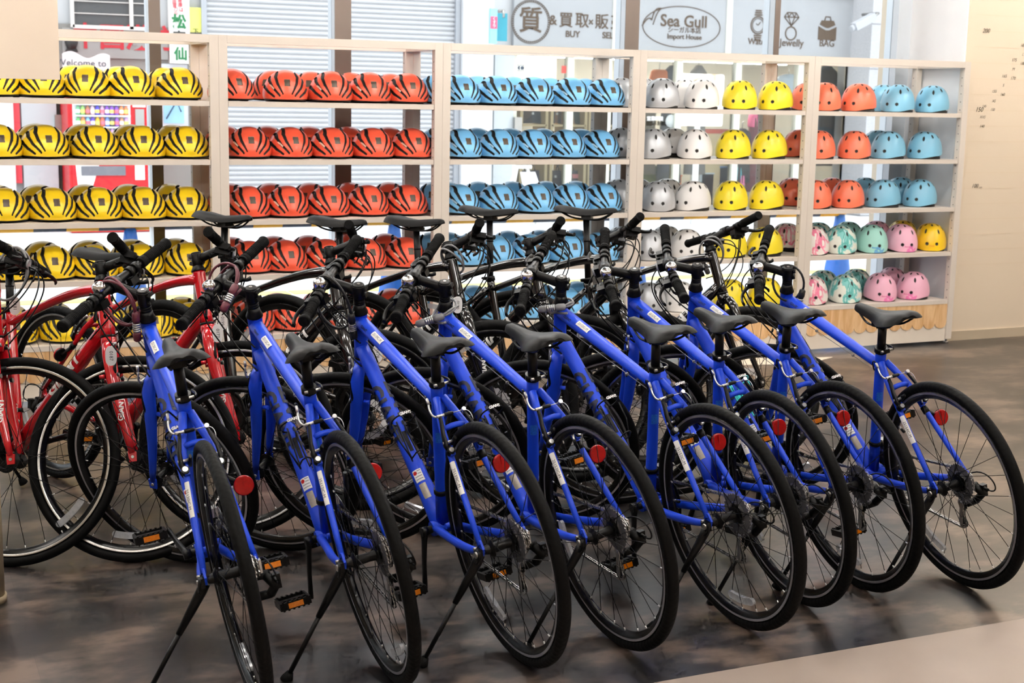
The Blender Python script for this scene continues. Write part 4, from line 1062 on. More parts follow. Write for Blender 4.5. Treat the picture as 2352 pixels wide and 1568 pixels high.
lock(3, BM[3], ax(.56)+Vector((.0, .0, -.01)), .055, GRY, 'grey cable lock round the head tube of fourth blue bicycle', 2, (1, .9), (1.2, .1, 0), False)
lock(4, BM[4], ax(.57)+Vector((-.01, .0, -.02)), .060, GRY, 'grey cable lock round the head tube of fourth-from-right blue bicycle', 2, (1.1, .55), (1.35, .2, 0), False)
lock(7, BM[7], ax(CAPT-.05)+Vector((.0, .0, -.01)), .060, BKL, 'black coiled cable lock around the stem of the rightmost blue bicycle', 1, (.9, 1.1), (0, 0, 1.2), False)
lock(0, RM[0], BARC+Vector((-.02, -.02, -.06)), .07, GRY, 'grey cable lock on the handlebar of the red bicycle at left edge', 2, (.8, 1.3))
lock(7, RM[7], ax(.60)+Vector((0, 0, -.01)), .065, GRY, 'grey cable lock round the head tube of the rightmost black bicycle', 2, (.8, 1.1), (.6, 0, 0), False)
lock(4, RM[4], ax(.60)+Vector((0, 0, -.01)), .060, GRY, 'grey cable lock on the second black bicycle from the left', 2, (.8, 1.1), (.7, 0, 0), False)
# number tags
def hang_tag(px, py, Y, num, label):
    c = atY(px, py, Y); v = (CAMP-c); az = math.atan2(v.y, v.x)+PI/2
    m = MB(); out = []
    for k in range(24):
        a = 2*PI*k/24; out.append((.018*math.copysign(abs(math.cos(a))**.8, math.cos(a)), .032*math.copysign(abs(math.sin(a))**.7, math.sin(a))))
    m.prism(out, -.001, .001); t = link('number_tag', m.mesh('number_tag', PAPER)); t.location = c; t.rotation_euler = (0, 0, az+RAD(8))
    tag(t, label, 'tag', 'white number tags on the bicycles')
    me = text_mesh(num, .016, INK, 0, 0); xform(me, lambda q: Vector((q.y*-1, -.0012, q.x))); 
    xform(me, lambda q: Vector((-q.x, q.y, -q.z))); link('tag_number', me, t)
    s = MB(); s.tube([(0, 0, .026), (.004, .0, .06), (.0, .006, .10)], .0012, 5); link('tag_string', s.mesh('tag_string', BLKP), t)
    return t
hang_tag(255, 817, -2.52, '0187', 'white oval number tag 0187 hanging on the middle red bicycle')
hang_tag(500, 765, -2.25, '0177', 'white oval number tag 177 hanging beside the burgundy coiled lock')
hang_tag(511, 737, -2.15, '0199', 'small white number tag hanging above the 177 tag')
hang_tag(34, 702, -2.0, '0181', 'white oval number tag on the red bicycle at the left edge')
hang_tag(867, 812, -2.35, '0178', 'white oval number tag 0178 behind the third blue bicycle')
hang_tag(1051, 700, -2.2, '0180', 'white round tag behind the fourth blue bicycle')
#PART4
# ------------------------------------------------------------------ foreground left: hanging board and post
BOARD = M('peach_board', (252, 234, 214), .5)
p = atY(138, 183, -2.75)
m = MB(); m.b2(p.x-1.2, p.x, -2.75, -2.68, p.z, 3.05); o = link('hanging_board', m.mesh('hanging_board', BOARD)); tag(o, 'plain peach board hanging from the ceiling at the upper left corner', 'board')
q = atZ(8, 1376, 0)
m = MB(); m.tube([(q.x-.045, q.y, 0), (q.x-.045, q.y, .30), (q.x-.045, q.y, .46)], [.05, .05, .05], 24); m.tube([(q.x-.045, q.y, 0), (q.x-.045, q.y, .02)], [.056, .056], 24)
o = link('display_stand_post', m.mesh('display_stand_post', M('khaki_post', (176, 160, 130), .5))); tag(o, 'beige round post standing on the floor at the left edge', 'post')

# ------------------------------------------------------------------ street outside
GY = 9.3
STREET = M('street_paving', (232, 234, 238), .7, noise=(.9, .05))
m = MB(); m.b2(-14, 34, .98, GY, -.08, -.01); struct('ground', m, STREET)
m = MB()
for px, py in ((900, 668),): pass
c = atZ(700, 668, 0)
for k in range(16): m.b2(-3+k*.62, -3+k*.62+.6, c.y-.10, c.y+.10, -.012, -.004)
o = link('tactile_paving', m.mesh('tactile_paving', M('yellow_paving', (246, 232, 140), .7))); tag(o, 'pale yellow tactile paving line across the street outside', 'paving')
# cones and striped bars
def cone(x, y, label):
    m = MB(); m.lathe([(.028, .70), (.034, .70), (.13, .05), (.135, .035), (.0, .035)], seg=28, axis='z'); m.box((0, 0, .018), (.36, .36, .036))
    o = link('traffic_cone', m.mesh('traffic_cone', M('blue_cone', (58, 130, 236), .45))); o.location = (x, y, -.01); tag(o, label, 'traffic cone', 'blue traffic cones outside'); return o
BY = 1.80
cxs = [(atY(300, 560, BY).x, 'blue traffic cone outside behind the yellow helmets'), (atY(905, 560, BY).x, 'blue traffic cone outside behind the red helmets'), (atY(1455, 560, BY).x, 'blue traffic cone outside behind the silver helmets'), (atY(1926, 560, BY).x, 'blue traffic cone outside behind the camouflage helmets')]
for x, l in cxs: cone(x, BY, l)
cxs2 = [cxs[0][0]-1.9]+[x for x, _ in cxs]
for k in range(4):
    x0, x1 = cxs2[k], cxs2[k+1]; m = MB(); n = max(6, int((x1-x0)/.19)); 
    for j in range(n):
        a, b = x0+(x1-x0)*j/n, x0+(x1-x0)*(j+1)/n; m.cyl((a, BY, .695), (b, BY, .695), .025, seg=12, mi=j % 2)
    for x in (x0, x1): m.lathe([(.035, -.012), (.045, -.012), (.045, .012), (.035, .012)], c=(x, BY, .70), seg=18, axis='z', closed=True)
    o = link('barrier_bar', m.mesh('barrier_bar', [M('bar_orange', (246, 178, 40), .5), M('bar_black', (62, 66, 74), .5)]))
    tag(o, ['orange and black striped bar outside, far left, behind yellow helmets', 'orange and black striped bar outside running behind the red helmets', 'orange and black striped bar outside behind the light blue helmets', 'orange and black striped bar outside behind the round helmets'][k], 'barrier bar', 'striped barrier bars between the cones')
def X_(px, py=60, Y=GY): return atY(px, py, Y).x
def Z_(px, py, Y=GY): return atY(px, py, Y).z
def panel(name, px0, py0, px1, py1, mat, label, cat, Y=GY, th=.05, kind=None, group=None):
    xm0, xm1 = X_(px0, (py0+py1)/2, Y), X_(px1, (py0+py1)/2, Y); pc = (px0+px1)/2
    z1, z0 = Z_(pc, py0, Y), Z_(pc, py1, Y); m = MB(); m.b2(xm0, xm1, Y-th, Y, z0, z1); o = link(name, m.mesh(name, mat))
    if kind: o['kind'] = kind
    if label: tag(o, label, cat, group)
    return o, xm0, xm1, z0, z1
# opposite facade: wall pieces (with openings for the shop)
FAC = M('pale_facade', (190, 191, 194), .7); GREYF = M('grey_facade', (142, 138, 134), .7); WHT = M('white_facade', (206, 208, 212), .6)
xs0, xs1 = X_(1178, 240), X_(1950, 240)
m = MB(); m.b2(-14, xs0, GY+.02, GY+.3, -.02, 4.6); m.b2(xs1, 34, GY+.02, GY+.3, -.02, 4.6); m.b2(xs0, xs1, GY+.02, GY+.3, 2.08, 4.6); struct('wall_far', m, FAC)
# shutters
SHM = M('shutter_slat', (190, 191, 195), .45, .2)
def shutter(px0, px1, label):
    x0, x1 = X_(px0, 200), X_(px1, 200); m = MB(); z = .0; n = 0
    while z < 3.25:
        prof = [(0, 0), (-.002, .010), (-.016, .018), (-.022, .034), (-.016, .050), (-.002, .056)]
        vs = [(x0, GY-.02+a, z+b) for a, b in prof]+[(x1, GY-.02+a, z+b) for a, b in prof]; k = len(prof)
        m.add(vs, [(i, i+1, k+i+1, k+i) for i in range(k-1)], 0, False); z += .056
    m.b2(x0, x1, GY-.075, GY, -.01, .09)
    for x in (x0, x1): m.b2(x-.04, x+.02, GY-.09, GY, 0, 3.3, 1)
    o = link('roller_shutter', m.mesh('roller_shutter', [SHM, M('shutter_rail', (170, 174, 182), .4, .4)])); tag(o, label, 'roller shutter')
shutter(470, 1046, 'wide pale grey roller shutter closed across the street')
panel('wall_panel', 1050, 0, 1120, 500, WHT, None, None, th=.16, kind='structure')
# left block: white doors, dark gap, vending machine
panel('wall_pillar', -60, 0, 28, 520, WHT, None, None, th=.14, kind='structure')
panel('advert_panel', 30, 226, 47, 420, M('red_advert', (236, 70, 84), .5), 'narrow red and white advert strip beside the white door', 'poster')
o, x0, x1, z0, z1 = panel('white_door', 48, 40, 128, 508, M('door_white', (188, 194, 198), .5), 'white metal door across the street left of the red vending machine', 'door', th=.08)
dm = MB(); dm.b2(x0+.34, x0+.41, GY-.12, GY-.08, 1.02, 1.24); link('door_handle', dm.mesh('door_handle', STEEL), o)
gm, x0, x1, z0, z1 = panel('wall_recess', 163, -60, 345, 60, M('dark_grille', (78, 78, 80), .6), 'dark louvred window high on the facade opposite', 'window', th=.04)
fr_ = MB()
for x in (x0, x0+(x1-x0)*.74, x1): fr_.b2(x-.02, x+.02, GY-.08, GY-.03, z0-.03, z1)
fr_.b2(x0, x1, GY-.08, GY-.03, z0-.04, z0)
for k in range(4): fr_.b2(x0, x1, GY-.06, GY-.04, z0+.12+.13*k, z0+.13+.13*k)
link('window_frame', fr_.mesh('window_frame', M('frame_grey', (206, 200, 196), .4)), gm)
panel('dark_gap', 128, 215, 141, 506, M('gap_dark', (44, 42, 42), .7), None, None, th=.03, kind='structure')
panel('wall_grey', 128, 60, 470, 505, GREYF, None, None, th=.012, kind='structure')
# sign with red characters
sg, x0, x1, z0, z1 = panel('shop_sign', 142, 68, 384, 134, M('sign_grey', (150, 147, 145), .5), 'grey shop sign with large red characters across the street', 'sign', th=.05)
def sign_text(par, body, px, py, size, rgb, Y=GY, off=.055, bold=.0, ext=.003, vert=False, nm='lettering'):
    c = atY(px, py, Y); me = text_mesh(body, size, M('ink_%d_%d_%d' % rgb, rgb, .5), bold, ext)
    xform(me, lambda q: Vector((q.x+c.x, Y-off-q.z, q.y+c.z))); return link(nm, me, par)
sign_text(sg, '中国漢方', 286, 90, .285, (186, 34, 50), bold=.007)
bd = MB(); b0 = atY(162, 98, GY)
bd.lathe([(.0, .075), (.05, .06), (.072, .0), (.05, -.06), (.0, -.075)], c=(b0.x, GY-.07, b0.z), seg=20, axis='z'); bd.prism([(-.07, -.10), (.07, -.10), (.05, -.06), (0, -.07), (-.05, -.06)], -.01, .01, frame=((b0.x, GY-.07, b0.z), (1, 0, 0), (0, 0, 1), (0, 1, 0)))
link('bird_emblem', bd.mesh('bird_emblem', M('emblem_black', (44, 42, 42), .6)), sg)
# vertical sign
vg, x0, x1, z0, z1 = panel('vertical_sign', 385, -70, 431, 146, PAPER, 'tall white vertical sign with green characters', 'sign', th=.10)
sign_text(vg, '松', 407, 53, .165, (34, 120, 72), off=.104, bold=.006); sign_text(vg, '寿', 408, 90, .165, (60, 60, 60), off=.104, bold=.004); sign_text(vg, '仙', 411, 126, .150, (34, 120, 72), off=.104, bold=.005)
for k, (ch, px, py) in enumerate((('健', 409, 2), ('康', 410, 13), ('は', 412, 24), ('由', 396, 4), ('胃', 397, 14), ('力', 399, 22), ('ら', 400, 31))): sign_text(vg, ch, px, py, .055, (214, 70, 90), off=.104)
yg, *_ = panel('yellow_notice', 432, 18, 466, 74, M('notice_yellow', (244, 244, 120), .5), 'yellow paper notice beside the vertical green-character sign', 'notice', th=.05)
sign_text(yg, '下', 447, 73, .07, (50, 60, 50), off=.054)
# posters
pg, x0, x1, z0, z1 = panel('framed_poster', 363, 147, 430, 293, M('poster_frame', (196, 200, 206), .4), 'framed blue and pink poster on the wall across the street', 'poster', th=.04)
pm = MB(); pm.b2(x0+.05, x1-.05, GY-.045, GY-.04, z0+.05, z0+(z1-z0)*.62, 0); pm.b2(x0+.05, x1-.05, GY-.045, GY-.04, z0+(z1-z0)*.62, z1-.04, 1)
pm.tube([(x0+.08, GY-.048, z0+.1), (x0+.2, GY-.048, z0+.3), (x1-.08, GY-.048, z0+.18)], .008, 5, mi=2); pm.tube([(x0+.16, GY-.048, z0+.42), (x0+.17, GY-.048, z0+.28)], .016, 5, mi=2); pm.tube([(x1-.16, GY-.048, z0+.40), (x1-.16, GY-.048, z0+.30)], .014, 5, mi=2)
link('print', pm.mesh('print', [M('print_blue', (150, 200, 232), .5, noise=(5, .2)), M('print_pink', (206, 190, 206), .5, noise=(8, .2)), M('print_dark', (70, 96, 120), .5)]), pg)
# vending machine
VY = GY-.02; vx0, vx1 = X_(141, 350), X_(322, 350); VD = .62
vt = Z_(230, 190); m = MB(); m.b2(vx0, vx1, VY-VD, VY, .0, 1.60, 0); m.b2(vx0+.03, vx1-.02, VY-VD-.012, VY-VD, .05, 1.58, 0)
FY = VY-VD-.012
vx0f = vx0; vw = vx1-vx0
VR = M('vending_red', (206, 36, 46), .35)
vm = link('vending_machine', m.mesh('vending_machine', VR)); tag(vm, 'red drinks vending machine standing across the street behind yellow helmets', 'vending machine')
w = MB(); w.b2(vx0+.05, vx0+vw*.76, FY-.006, FY, .94, 1.54, 0); link('display_window', w.mesh('display_window', M('window_white', (232, 238, 250), .3)), vm)
w = MB(); w.b2(vx0+vw*.79, vx0+vw*.95, FY-.006, FY, 1.44, 1.54, 0); w.b2(vx0+vw*.79, vx0+vw*.95, FY-.006, FY, 1.34, 1.41, 0); w.b2(vx0+vw*.82, vx0+vw*.93, FY-.01, FY, 1.08, 1.32, 1); w.b2(vx0+vw*.80, vx0+vw*.92, FY-.006, FY, .56, .72, 0); w.b2(vx0+vw*.81, vx0+vw*.91, FY-.01, FY, .78, .86, 2)
link('coin_panel', w.mesh('coin_panel', [PAPER, SILV, DSTEEL]), vm)
w = MB(); w.b2(vx0+vw*.14, vx0+vw*.68, FY-.02, FY, .61, .71, 0); link('delivery_flap', w.mesh('delivery_flap', M('flap_grey', (118, 118, 126), .4)), vm)
w = MB(); w.prism([(vx0+.05, .9), (vx0+vw*.13, .9), (vx0+vw*.13, .72), (vx0+vw*.36, .72), (vx0+vw*.24, .40), (vx0+.09, .40)], FY-.004, FY, frame=((0, 0, 0), (1, 0, 0), (0, 0, 1), (0, 1, 0))); link('white_panel', w.mesh('white_panel', PAPER), vm)
cols = [(120, 150, 230), (180, 150, 90), (240, 190, 60), (200, 150, 120), (130, 190, 240), (90, 90, 110), (110, 180, 110), (240, 120, 100), (200, 160, 220), (110, 80, 200), (150, 100, 200), (240, 140, 90)]
canp = None
for r_, zc in enumerate((1.375, 1.255, 1.135, 1.015)):
    for k in range(11):
        m = MB(); h = .096; x = vx0+.10+k*(vw*.76-.12)/10.6; rgb = cols[(k*5+r_*3) % 12] if r_ != 1 else [(120, 180, 140), (150, 200, 120), (180, 120, 90), (220, 190, 210), (90, 80, 210), (214, 170, 200), (140, 90, 200), (150, 100, 210), (140, 90, 200), (242, 150, 100), (242, 140, 96)][k]
        m.lathe([(0, h), (.012, h), (.013, h-.012), (.024, h-.03), (.024, 0), (0, 0)], seg=12, axis='z'); m.lathe([(.0245, .018), (.0245, .055)], seg=12, axis='z', mi=1)
        o = link('drink_bottle', m.mesh('drink_bottle', [M('drink_%d_%d_%d' % rgb, rgb, .4), M('drinklabel_%d' % (k % 3), [(240, 240, 246), (236, 220, 120), (220, 120, 140)][k % 3], .5)]), vm); o.location = (x, FY-.04, zc)
w = MB()
for zc in (1.357, 1.237, 1.117, .997): w.b2(vx0+.06, vx0+vw*.75, FY-.072, FY-.006, zc, zc+.014, 0)
link('bottle_rack', w.mesh('bottle_rack', PAPER), vm)
# welcome banner
b0 = atY(143, 134, GY-.7); b1 = atY(252, 146, GY-.7); m = MB(); out = []
for k in range(17):
    t = k/16; out.append((lerp(b0.x, b1.x, t), b0.z+.05-.02*t+.03*math.sin(t*9)))
out += [(b1.x, b0.z-.30), (b0.x, b0.z-.30)]
m.prism(out, GY-.72, GY-.70); wb = link('welcome_banner', m.mesh('welcome_banner', M('banner_pinkwhite', (246, 222, 224), .5, noise=(14, .2)))); tag(wb, 'pink and white scalloped welcome banner above the vending machine', 'banner')
sign_text(wb, 'Welcome to', 186, 145, .10, (70, 70, 80), Y=GY-.7, off=.03); sign_text(wb, 'Himeji', 228, 163, .09, (90, 110, 140), Y=GY-.7, off=.03)

# white pillar, beam, drugstore sign
ds, *_ = panel('drugstore_sign', 1123, 20, 1139, 100, M('sign_lightblue', (150, 206, 220), .5), 'small hanging shop sign with teal side and pink panel', 'sign', Y=GY-.5, th=.04)
m = MB(); a = atY(1139, 30, GY-.5); b = atY(1163, 95, GY-.5); m.b2(a.x, b.x, GY-.52, GY-.50, b.z, a.z); br_ = MB(); br_.tube([(b.x-.05, GY-.50, a.z+.03), (b.x-.05, GY+.01, a.z+.03)], .02, 8); br_.tube([(b.x-.05, GY-.51, a.z+.04), (b.x-.05, GY-.51, a.z-.05)], .02, 8); link('wall_bracket', br_.mesh('wall_bracket', STEEL), ds)
link('sign_side', m.mesh('sign_side', M('sign_teal', (56, 150, 170), .5)), ds)
m = MB(); a = atY(1124, 38, GY-.5); b = atY(1138, 66, GY-.5); m.b2(a.x, b.x, GY-.55, GY-.54, b.z, a.z); link('pink_panel', m.mesh('pink_panel', M('sign_pink', (238, 96, 130), .5)), ds)
for ch, py in (('く', 44), ('す', 52), ('り', 60)): sign_text(ds, ch, 1131, py, .045, (255, 255, 255), Y=GY-.5, off=.056)
dr, x0, x1, z0, z1 = panel('white_door', 1128, 118, 1172, 500, M('door_white', (232, 238, 242), .5), 'white glazed door beside the pawn shop window', 'door', th=.08)
m = MB(); m.b2(x0+.26, x0+.36, GY-.14, GY-.08, 1.02, 1.28); link('door_handle', m.mesh('door_handle', STEEL), dr)

# pawn shop: sign band, interior, display
SIGNM = M('pawn_sign_grey', (162, 164, 168), .5)
sx0, sx1 = X_(1176, 60), X_(1957, 60); SYY = GY-.06
bandz0 = 2.13
ps, *_ = (None,)*1+(0,) if False else (link('shop_sign', (lambda mm: (mm.b2(sx0, sx1, SYY, GY, bandz0, 2.98), mm)[1])(MB()).mesh('shop_sign', SIGNM)), 0)
tag(ps, 'long grey pawn shop sign board with brown lettering across the street', 'sign')
m = MB(); m.b2(sx0, sx1+.05, SYY-.05, GY, 2.08, 2.14); m.b2(sx0, sx1+.05, SYY-.04, GY, 2.96, 3.06)
for px in (1408, 1668, 1957): x = X_(px, 60); m.b2(x-.04, x+.04, SYY-.02, GY, 2.08, 3.0)
link('sign_frame', m.mesh('sign_frame', M('sign_frame_cream', (228, 228, 218), .5)), ps)
BR = (86, 70, 56)
sign_text(ps, '質', 1219, 50, .33, BR, Y=SYY, off=.004, bold=.004)
m = MB(); c = atY(1219, 50, SYY)
for k in range(56):
    a = 2*PI*k/56; m.box((c.x+.245*math.cos(a), SYY-.006, c.z+.245*math.sin(a)), (.016, .008, .016))
m.lathe([(.262, .004), (.268, .004), (.268, -.004), (.262, -.004)], c=(c.x, SYY-.005, c.z), seg=48, closed=True)
link('sign_ring', m.mesh('sign_ring', M('ink_%d_%d_%d' % BR, BR, .5)), ps)
for s, px, py, sz in (('&', 1270, 47, .17), ('買', 1300, 48, .20), ('取', 1337, 49, .20), ('×', 1357, 52, .14), ('販', 1382, 52, .20), ('売', 1418, 53, .20), ('BUY', 1315, 79, .11), ('SELL', 1400, 82, .11)): sign_text(ps, s, px, py, sz, BR, Y=SYY, off=.004, bold=.002)
for s, px, py, sz, bo in (('Sea Gull', 1571, 50, .215, .003), ('シーガル本店', 1572, 70, .085, 0), ('Import House', 1572, 85, .092, .001), ('Watch', 1741, 96, .118, .001), ('Jewelly', 1818, 99, .14, .001), ('BAG', 1899, 100, .13, .001)): sign_text(ps, s, px, py, sz, BR, Y=SYY, off=.004, bold=bo)
INKB = M('ink_%d_%d_%d' % BR, BR, .5)
m = MB(); c = atY(1566, 62, SYY); ea = abs(X_(1655, 62)-X_(1478, 62))/2
m.tube([(c.x+ea*math.cos(a), SYY-.004, c.z+.262*math.sin(a)) for a in [2*PI*k/60 for k in range(60)]], .006, 6, closed=True)
g = atY(1497, 42, SYY); m.tube(bez((g.x-.14, SYY-.004, g.z-.10), (g.x-.05, SYY-.004, g.z+.04), (g.x-.02, SYY-.004, g.z), (g.x, SYY-.004, g.z-.02), 8)+bez((g.x, SYY-.004, g.z-.02), (g.x+.03, SYY-.004, g.z+.10), (g.x+.06, SYY-.004, g.z+.14), (g.x+.14, SYY-.004, g.z+.13), 8), .008, 6)
m.tube(bez((g.x+.14, SYY-.004, g.z+.13), (g.x+.07, SYY-.004, g.z+.09), (g.x+.05, SYY-.004, g.z-.0), (g.x+.02, SYY-.004, g.z-.08), 8), .007, 6)
link('gull_emblem', m.mesh('gull_emblem', INKB), ps)
m = MB(); c = atY(1741, 58, SYY); Yw = SYY-.004
m.lathe([(.105, .003), (.120, .003), (.120, -.003), (.105, -.003)], c=(c.x, Yw, c.z), seg=30, closed=True); m.lathe([(.085, .003), (.092, .003), (.092, -.003), (.085, -.003)], c=(c.x, Yw, c.z), seg=30, closed=True)
m.tube([(c.x, Yw, c.z), (c.x+.04, Yw, c.z+.045)], .005, 5); m.tube([(c.x, Yw, c.z), (c.x-.03, Yw, c.z+.02)], .005, 5); m.box((c.x+.13, Yw, c.z), (.02, .006, .03))
for s in (1, -1):
    for k in range(3): m.box((c.x, Yw, c.z+s*(.135+.028*k)), (.12-.012*k, .006, .018))
link('watch_symbol', m.mesh('watch_symbol', INKB), ps)
m = MB(); c = atY(1817, 62, SYY); m.lathe([(.078, .003), (.095, .003), (.095, -.003), (.078, -.003)], c=(c.x, Yw, c.z-.085), seg=26, closed=True)
pts = [(-.12, .13), (-.07, .19), (.07, .19), (.12, .13), (0, .015)]
for a, b in ((0, 1), (1, 2), (2, 3), (3, 4), (4, 0), (0, 3)): m.tube([(c.x+pts[a][0], Yw, c.z+pts[a][1]), (c.x+pts[b][0], Yw, c.z+pts[b][1])], .007, 5)
for x in (-.05, .05): m.tube([(c.x+x, Yw, c.z+.13), (c.x, Yw, c.z+.015)], .006, 5); m.tube([(c.x+x, Yw, c.z+.13), (c.x+x*1.4, Yw, c.z+.19)], .006, 5); m.tube([(c.x+x, Yw, c.z+.13), (c.x, Yw, c.z+.19)], .006, 5)
link('ring_symbol', m.mesh('ring_symbol', INKB), ps)
m = MB(); c = atY(1900, 68, SYY); F_ = ((c.x, Yw, c.z), (1, 0, 0), (0, 0, 1), (0, 1, 0)); m.prism([(-.15, -.14), (.15, -.14), (.15, .04), (.03, -.01), (-.03, -.01), (-.15, .04)], -.003, .003, frame=F_); m.prism([(-.13, .065), (-.10, .12), (.10, .12), (.13, .065), (.02, .02), (-.02, .02)], -.003, .003, frame=F_)
m.tube([(c.x-.05, Yw, c.z+.12), (c.x-.04, Yw, c.z+.17), (c.x+.04, Yw, c.z+.17), (c.x+.05, Yw, c.z+.12)], .008, 6); link('bag_symbol', m.mesh('bag_symbol', INKB), ps)
# shop interior
IY = GY+2.6
m = MB(); m.b2(xs0-.5, xs1+.5, IY, IY+.1, 0, 2.2); m.b2(xs0-.5, xs0-.4, GY+.3, IY, 0, 2.2); m.b2(xs1+.4, xs1+.5, GY+.3, IY, 0, 2.2); struct('wall_shop_interior', m, M('shop_inner', (206, 198, 182), .7, noise=(2, .2)))
m = MB(); m.b2(xs0-.5, xs1+.5, GY+.3, IY+.1, 2.16, 2.2); struct('ceiling_shop', m, M('shop_ceiling', (200, 198, 192), .7))
m = MB(); m.b2(xs0-.5, xs1+.5, GY, IY+.1, -.03, 0.0); struct('floor_shop', m, M('shop_floor', (150, 146, 138), .6))
CREAM = M('shopfront_frame', (222, 222, 208), .5)
for k, px in enumerate((1178, 1308, 1395, 1557, 1692, 1834, 1950)):
    x = X_(px, 240); m = MB(); m.b2(x-.045, x+.045, GY-.02, GY+.08, 0, 2.1); struct('trim_%d' % (30+k), m, CREAM)
m = MB(); m.b2(xs0, xs1, GY+.03, GY+.036, 0.02, 2.08); struct('window_9', m, GLASS)
for k_ in range(5):  # unseen tubes, added to brighten the dark shop interior
    o = link('added_shop_light', tbm); o.location = (lerp(xs0+.8, xs1-.8, k_/4), GY+1.3, 2.14); tag(o, 'added twin tube light brightening the pawn shop interior', 'ceiling light', 'added lights inside the pawn shop')
# wooden shelving with goods
WD = M('shop_wood', (206, 182, 140), .5)
rnd = random.Random(11)
bagcols = [(40, 38, 40), (60, 52, 50), (36, 36, 44), (150, 92, 60), (92, 88, 90), (120, 60, 60), (40, 50, 40), (70, 62, 74), (200, 190, 170), (168, 120, 80)]
def hand_bag(x, y, z, s, rgb, label, grp):
    m = MB(); w2, h, d = .16*s, .22*s, .07*s
    m.add([(-w2, -d, 0), (w2, -d, 0), (w2*.82, -d*.5, h), (-w2*.82, -d*.5, h), (-w2, d, 0), (w2, d, 0), (w2*.82, d*.5, h), (-w2*.82, d*.5, h)], [(0, 1, 2, 3), (5, 4, 7, 6), (1, 5, 6, 2), (4, 0, 3, 7), (3, 2, 6, 7), (0, 4, 5, 1)], 0, False)
    m.box((0, -d*.8, h*.62), (.03*s, .02*s, .03*s), mi=1)
    o = link('handbag', m.mesh('handbag', [M('bag_%d_%d_%d' % rgb, rgb, .5), STEEL])); o.location = (x, y, z); tag(o, label, 'handbag', grp)
    hm = MB(); hm.tube(bez((-w2*.5, 0, h), (-w2*.5, 0, h*1.55), (w2*.5, 0, h*1.55), (w2*.5, 0, h), 8), .007*s, 6); link('bag_handle', hm.mesh('bag_handle', M('bag_%d_%d_%d' % rgb, rgb, .5)), o)
for k, (px0, px1) in enumerate(((1180, 1300), (1312, 1392), (1402, 1470))):
    x0, x1 = X_(px0, 240), X_(px1, 240); y = GY+.75; m = MB()
    for z in (.35, .78, 1.18, 1.62): m.b2(x0, x1, y-.2, y+.2, z-.025, z)
    for x in (x0, (x0+x1)/2, x1): m.b2(x-.02, x+.02, y-.2, y+.2, 0, 1.64)
    o = link('shop_shelf', m.mesh('shop_shelf', WD)); tag(o, f'wooden goods shelf inside the pawn shop, {["left", "centre", "right"][k]} one', 'shelf', 'wooden shelves in the pawn shop')
    for zi, z in enumerate((.36, .79, 1.19)):
        n = 4 if k == 0 else 3
        for j in range(n):
            hand_bag(lerp(x0+.14, x1-.14, j/(n-1)), y, z, .95, bagcols[rnd.randrange(10)], f'small handbag on {["lower", "middle", "upper"][zi]} board of {["left", "centre", "right"][k]} pawn shop shelf', f'{["lower", "middle", "upper"][zi]} bags on {["left", "centre", "right"][k]} pawn shop shelf')
# upper cupboards on the shop back wall
m = MB(); m.b2(X_(1180, 240)-.2, X_(1400, 240), GY+1.6, GY+2.0, 1.72, 2.12); o = link('wall_cupboard', m.mesh('wall_cupboard', M('cupboard_cream', (206, 196, 176), .5))); tag(o, 'cream wall cupboard inside the pawn shop above the bag shelves', 'cupboard')
e, x0, x1, z0, z1 = panel('notice_sheet', 1187, 148, 1204, 164, M('notice_navy', (64, 78, 96), .5), 'small square navy sticker with interlocked rings on the shop glass', 'sticker', Y=GY+.02, th=.004)
rm_ = MB()
for s in (-1, 1): rm_.tube([((x0+x1)/2+s*.02+.03*math.cos(a), GY+.012, (z0+z1)/2+.03*math.sin(a)) for a in [(.6+.2*k)*1+(0 if s > 0 else 0) for k in range(26)]], .006, 5)
link('ring_mark', rm_.mesh('ring_mark', PAPER), e)
panel('red_notice', 1290, 151, 1300, 168, M('notice_red', (232, 92, 84), .5), 'small red notice on the pawn shop glass', 'notice', Y=GY+.02, th=.004)
# hanging clothes and bags right part
def hang_cloth(px, py0, py1, w, rgb, label, Y=GY+.5, shape='dress'):
    a, b = atY(px, py0, Y), atY(px, py1, Y); h = a.z-b.z; m = MB(); n = 9; vs = []; prof = [(0, .10), (.06, .42), (.14, .5), (.4, .44), (.7, .5), (1, .58)] if shape == 'dress' else [(0, .30), (.1, .42), (.5, .5), (.9, .5), (1, .42)]
    k2 = len(prof)
    for t, q in prof:
        for k in range(16):
            an = 2*PI*k/16; vs.append((a.x+w*q*math.cos(an), Y+.09*(.6+.4*q)*math.sin(an)*(1+.2*math.sin(an*5)), a.z-h*t))
    m.add(vs, [(r*16+k, r*16+(k+1) % 16, (r+1)*16+(k+1) % 16, (r+1)*16+k) for r in range(k2-1) for k in range(16)]+[tuple(range(16)), tuple(range((k2-1)*16, k2*16))])
    o = link('hanging_'+('dress' if shape == 'dress' else 'bag'), m.mesh('cloth', M('cloth_%d_%d_%d' % rgb, rgb, .8))); tag(o, label, 'dress' if shape == 'dress' else 'bag', 'clothes and bags hanging in the pawn shop')
    s = MB(); s.tube([(a.x, Y, a.z-.02), (a.x, Y, a.z+.08), (a.x+.02, Y, a.z+.1)], .006, 5); link('hanger', s.mesh('hanger', STEEL), o)
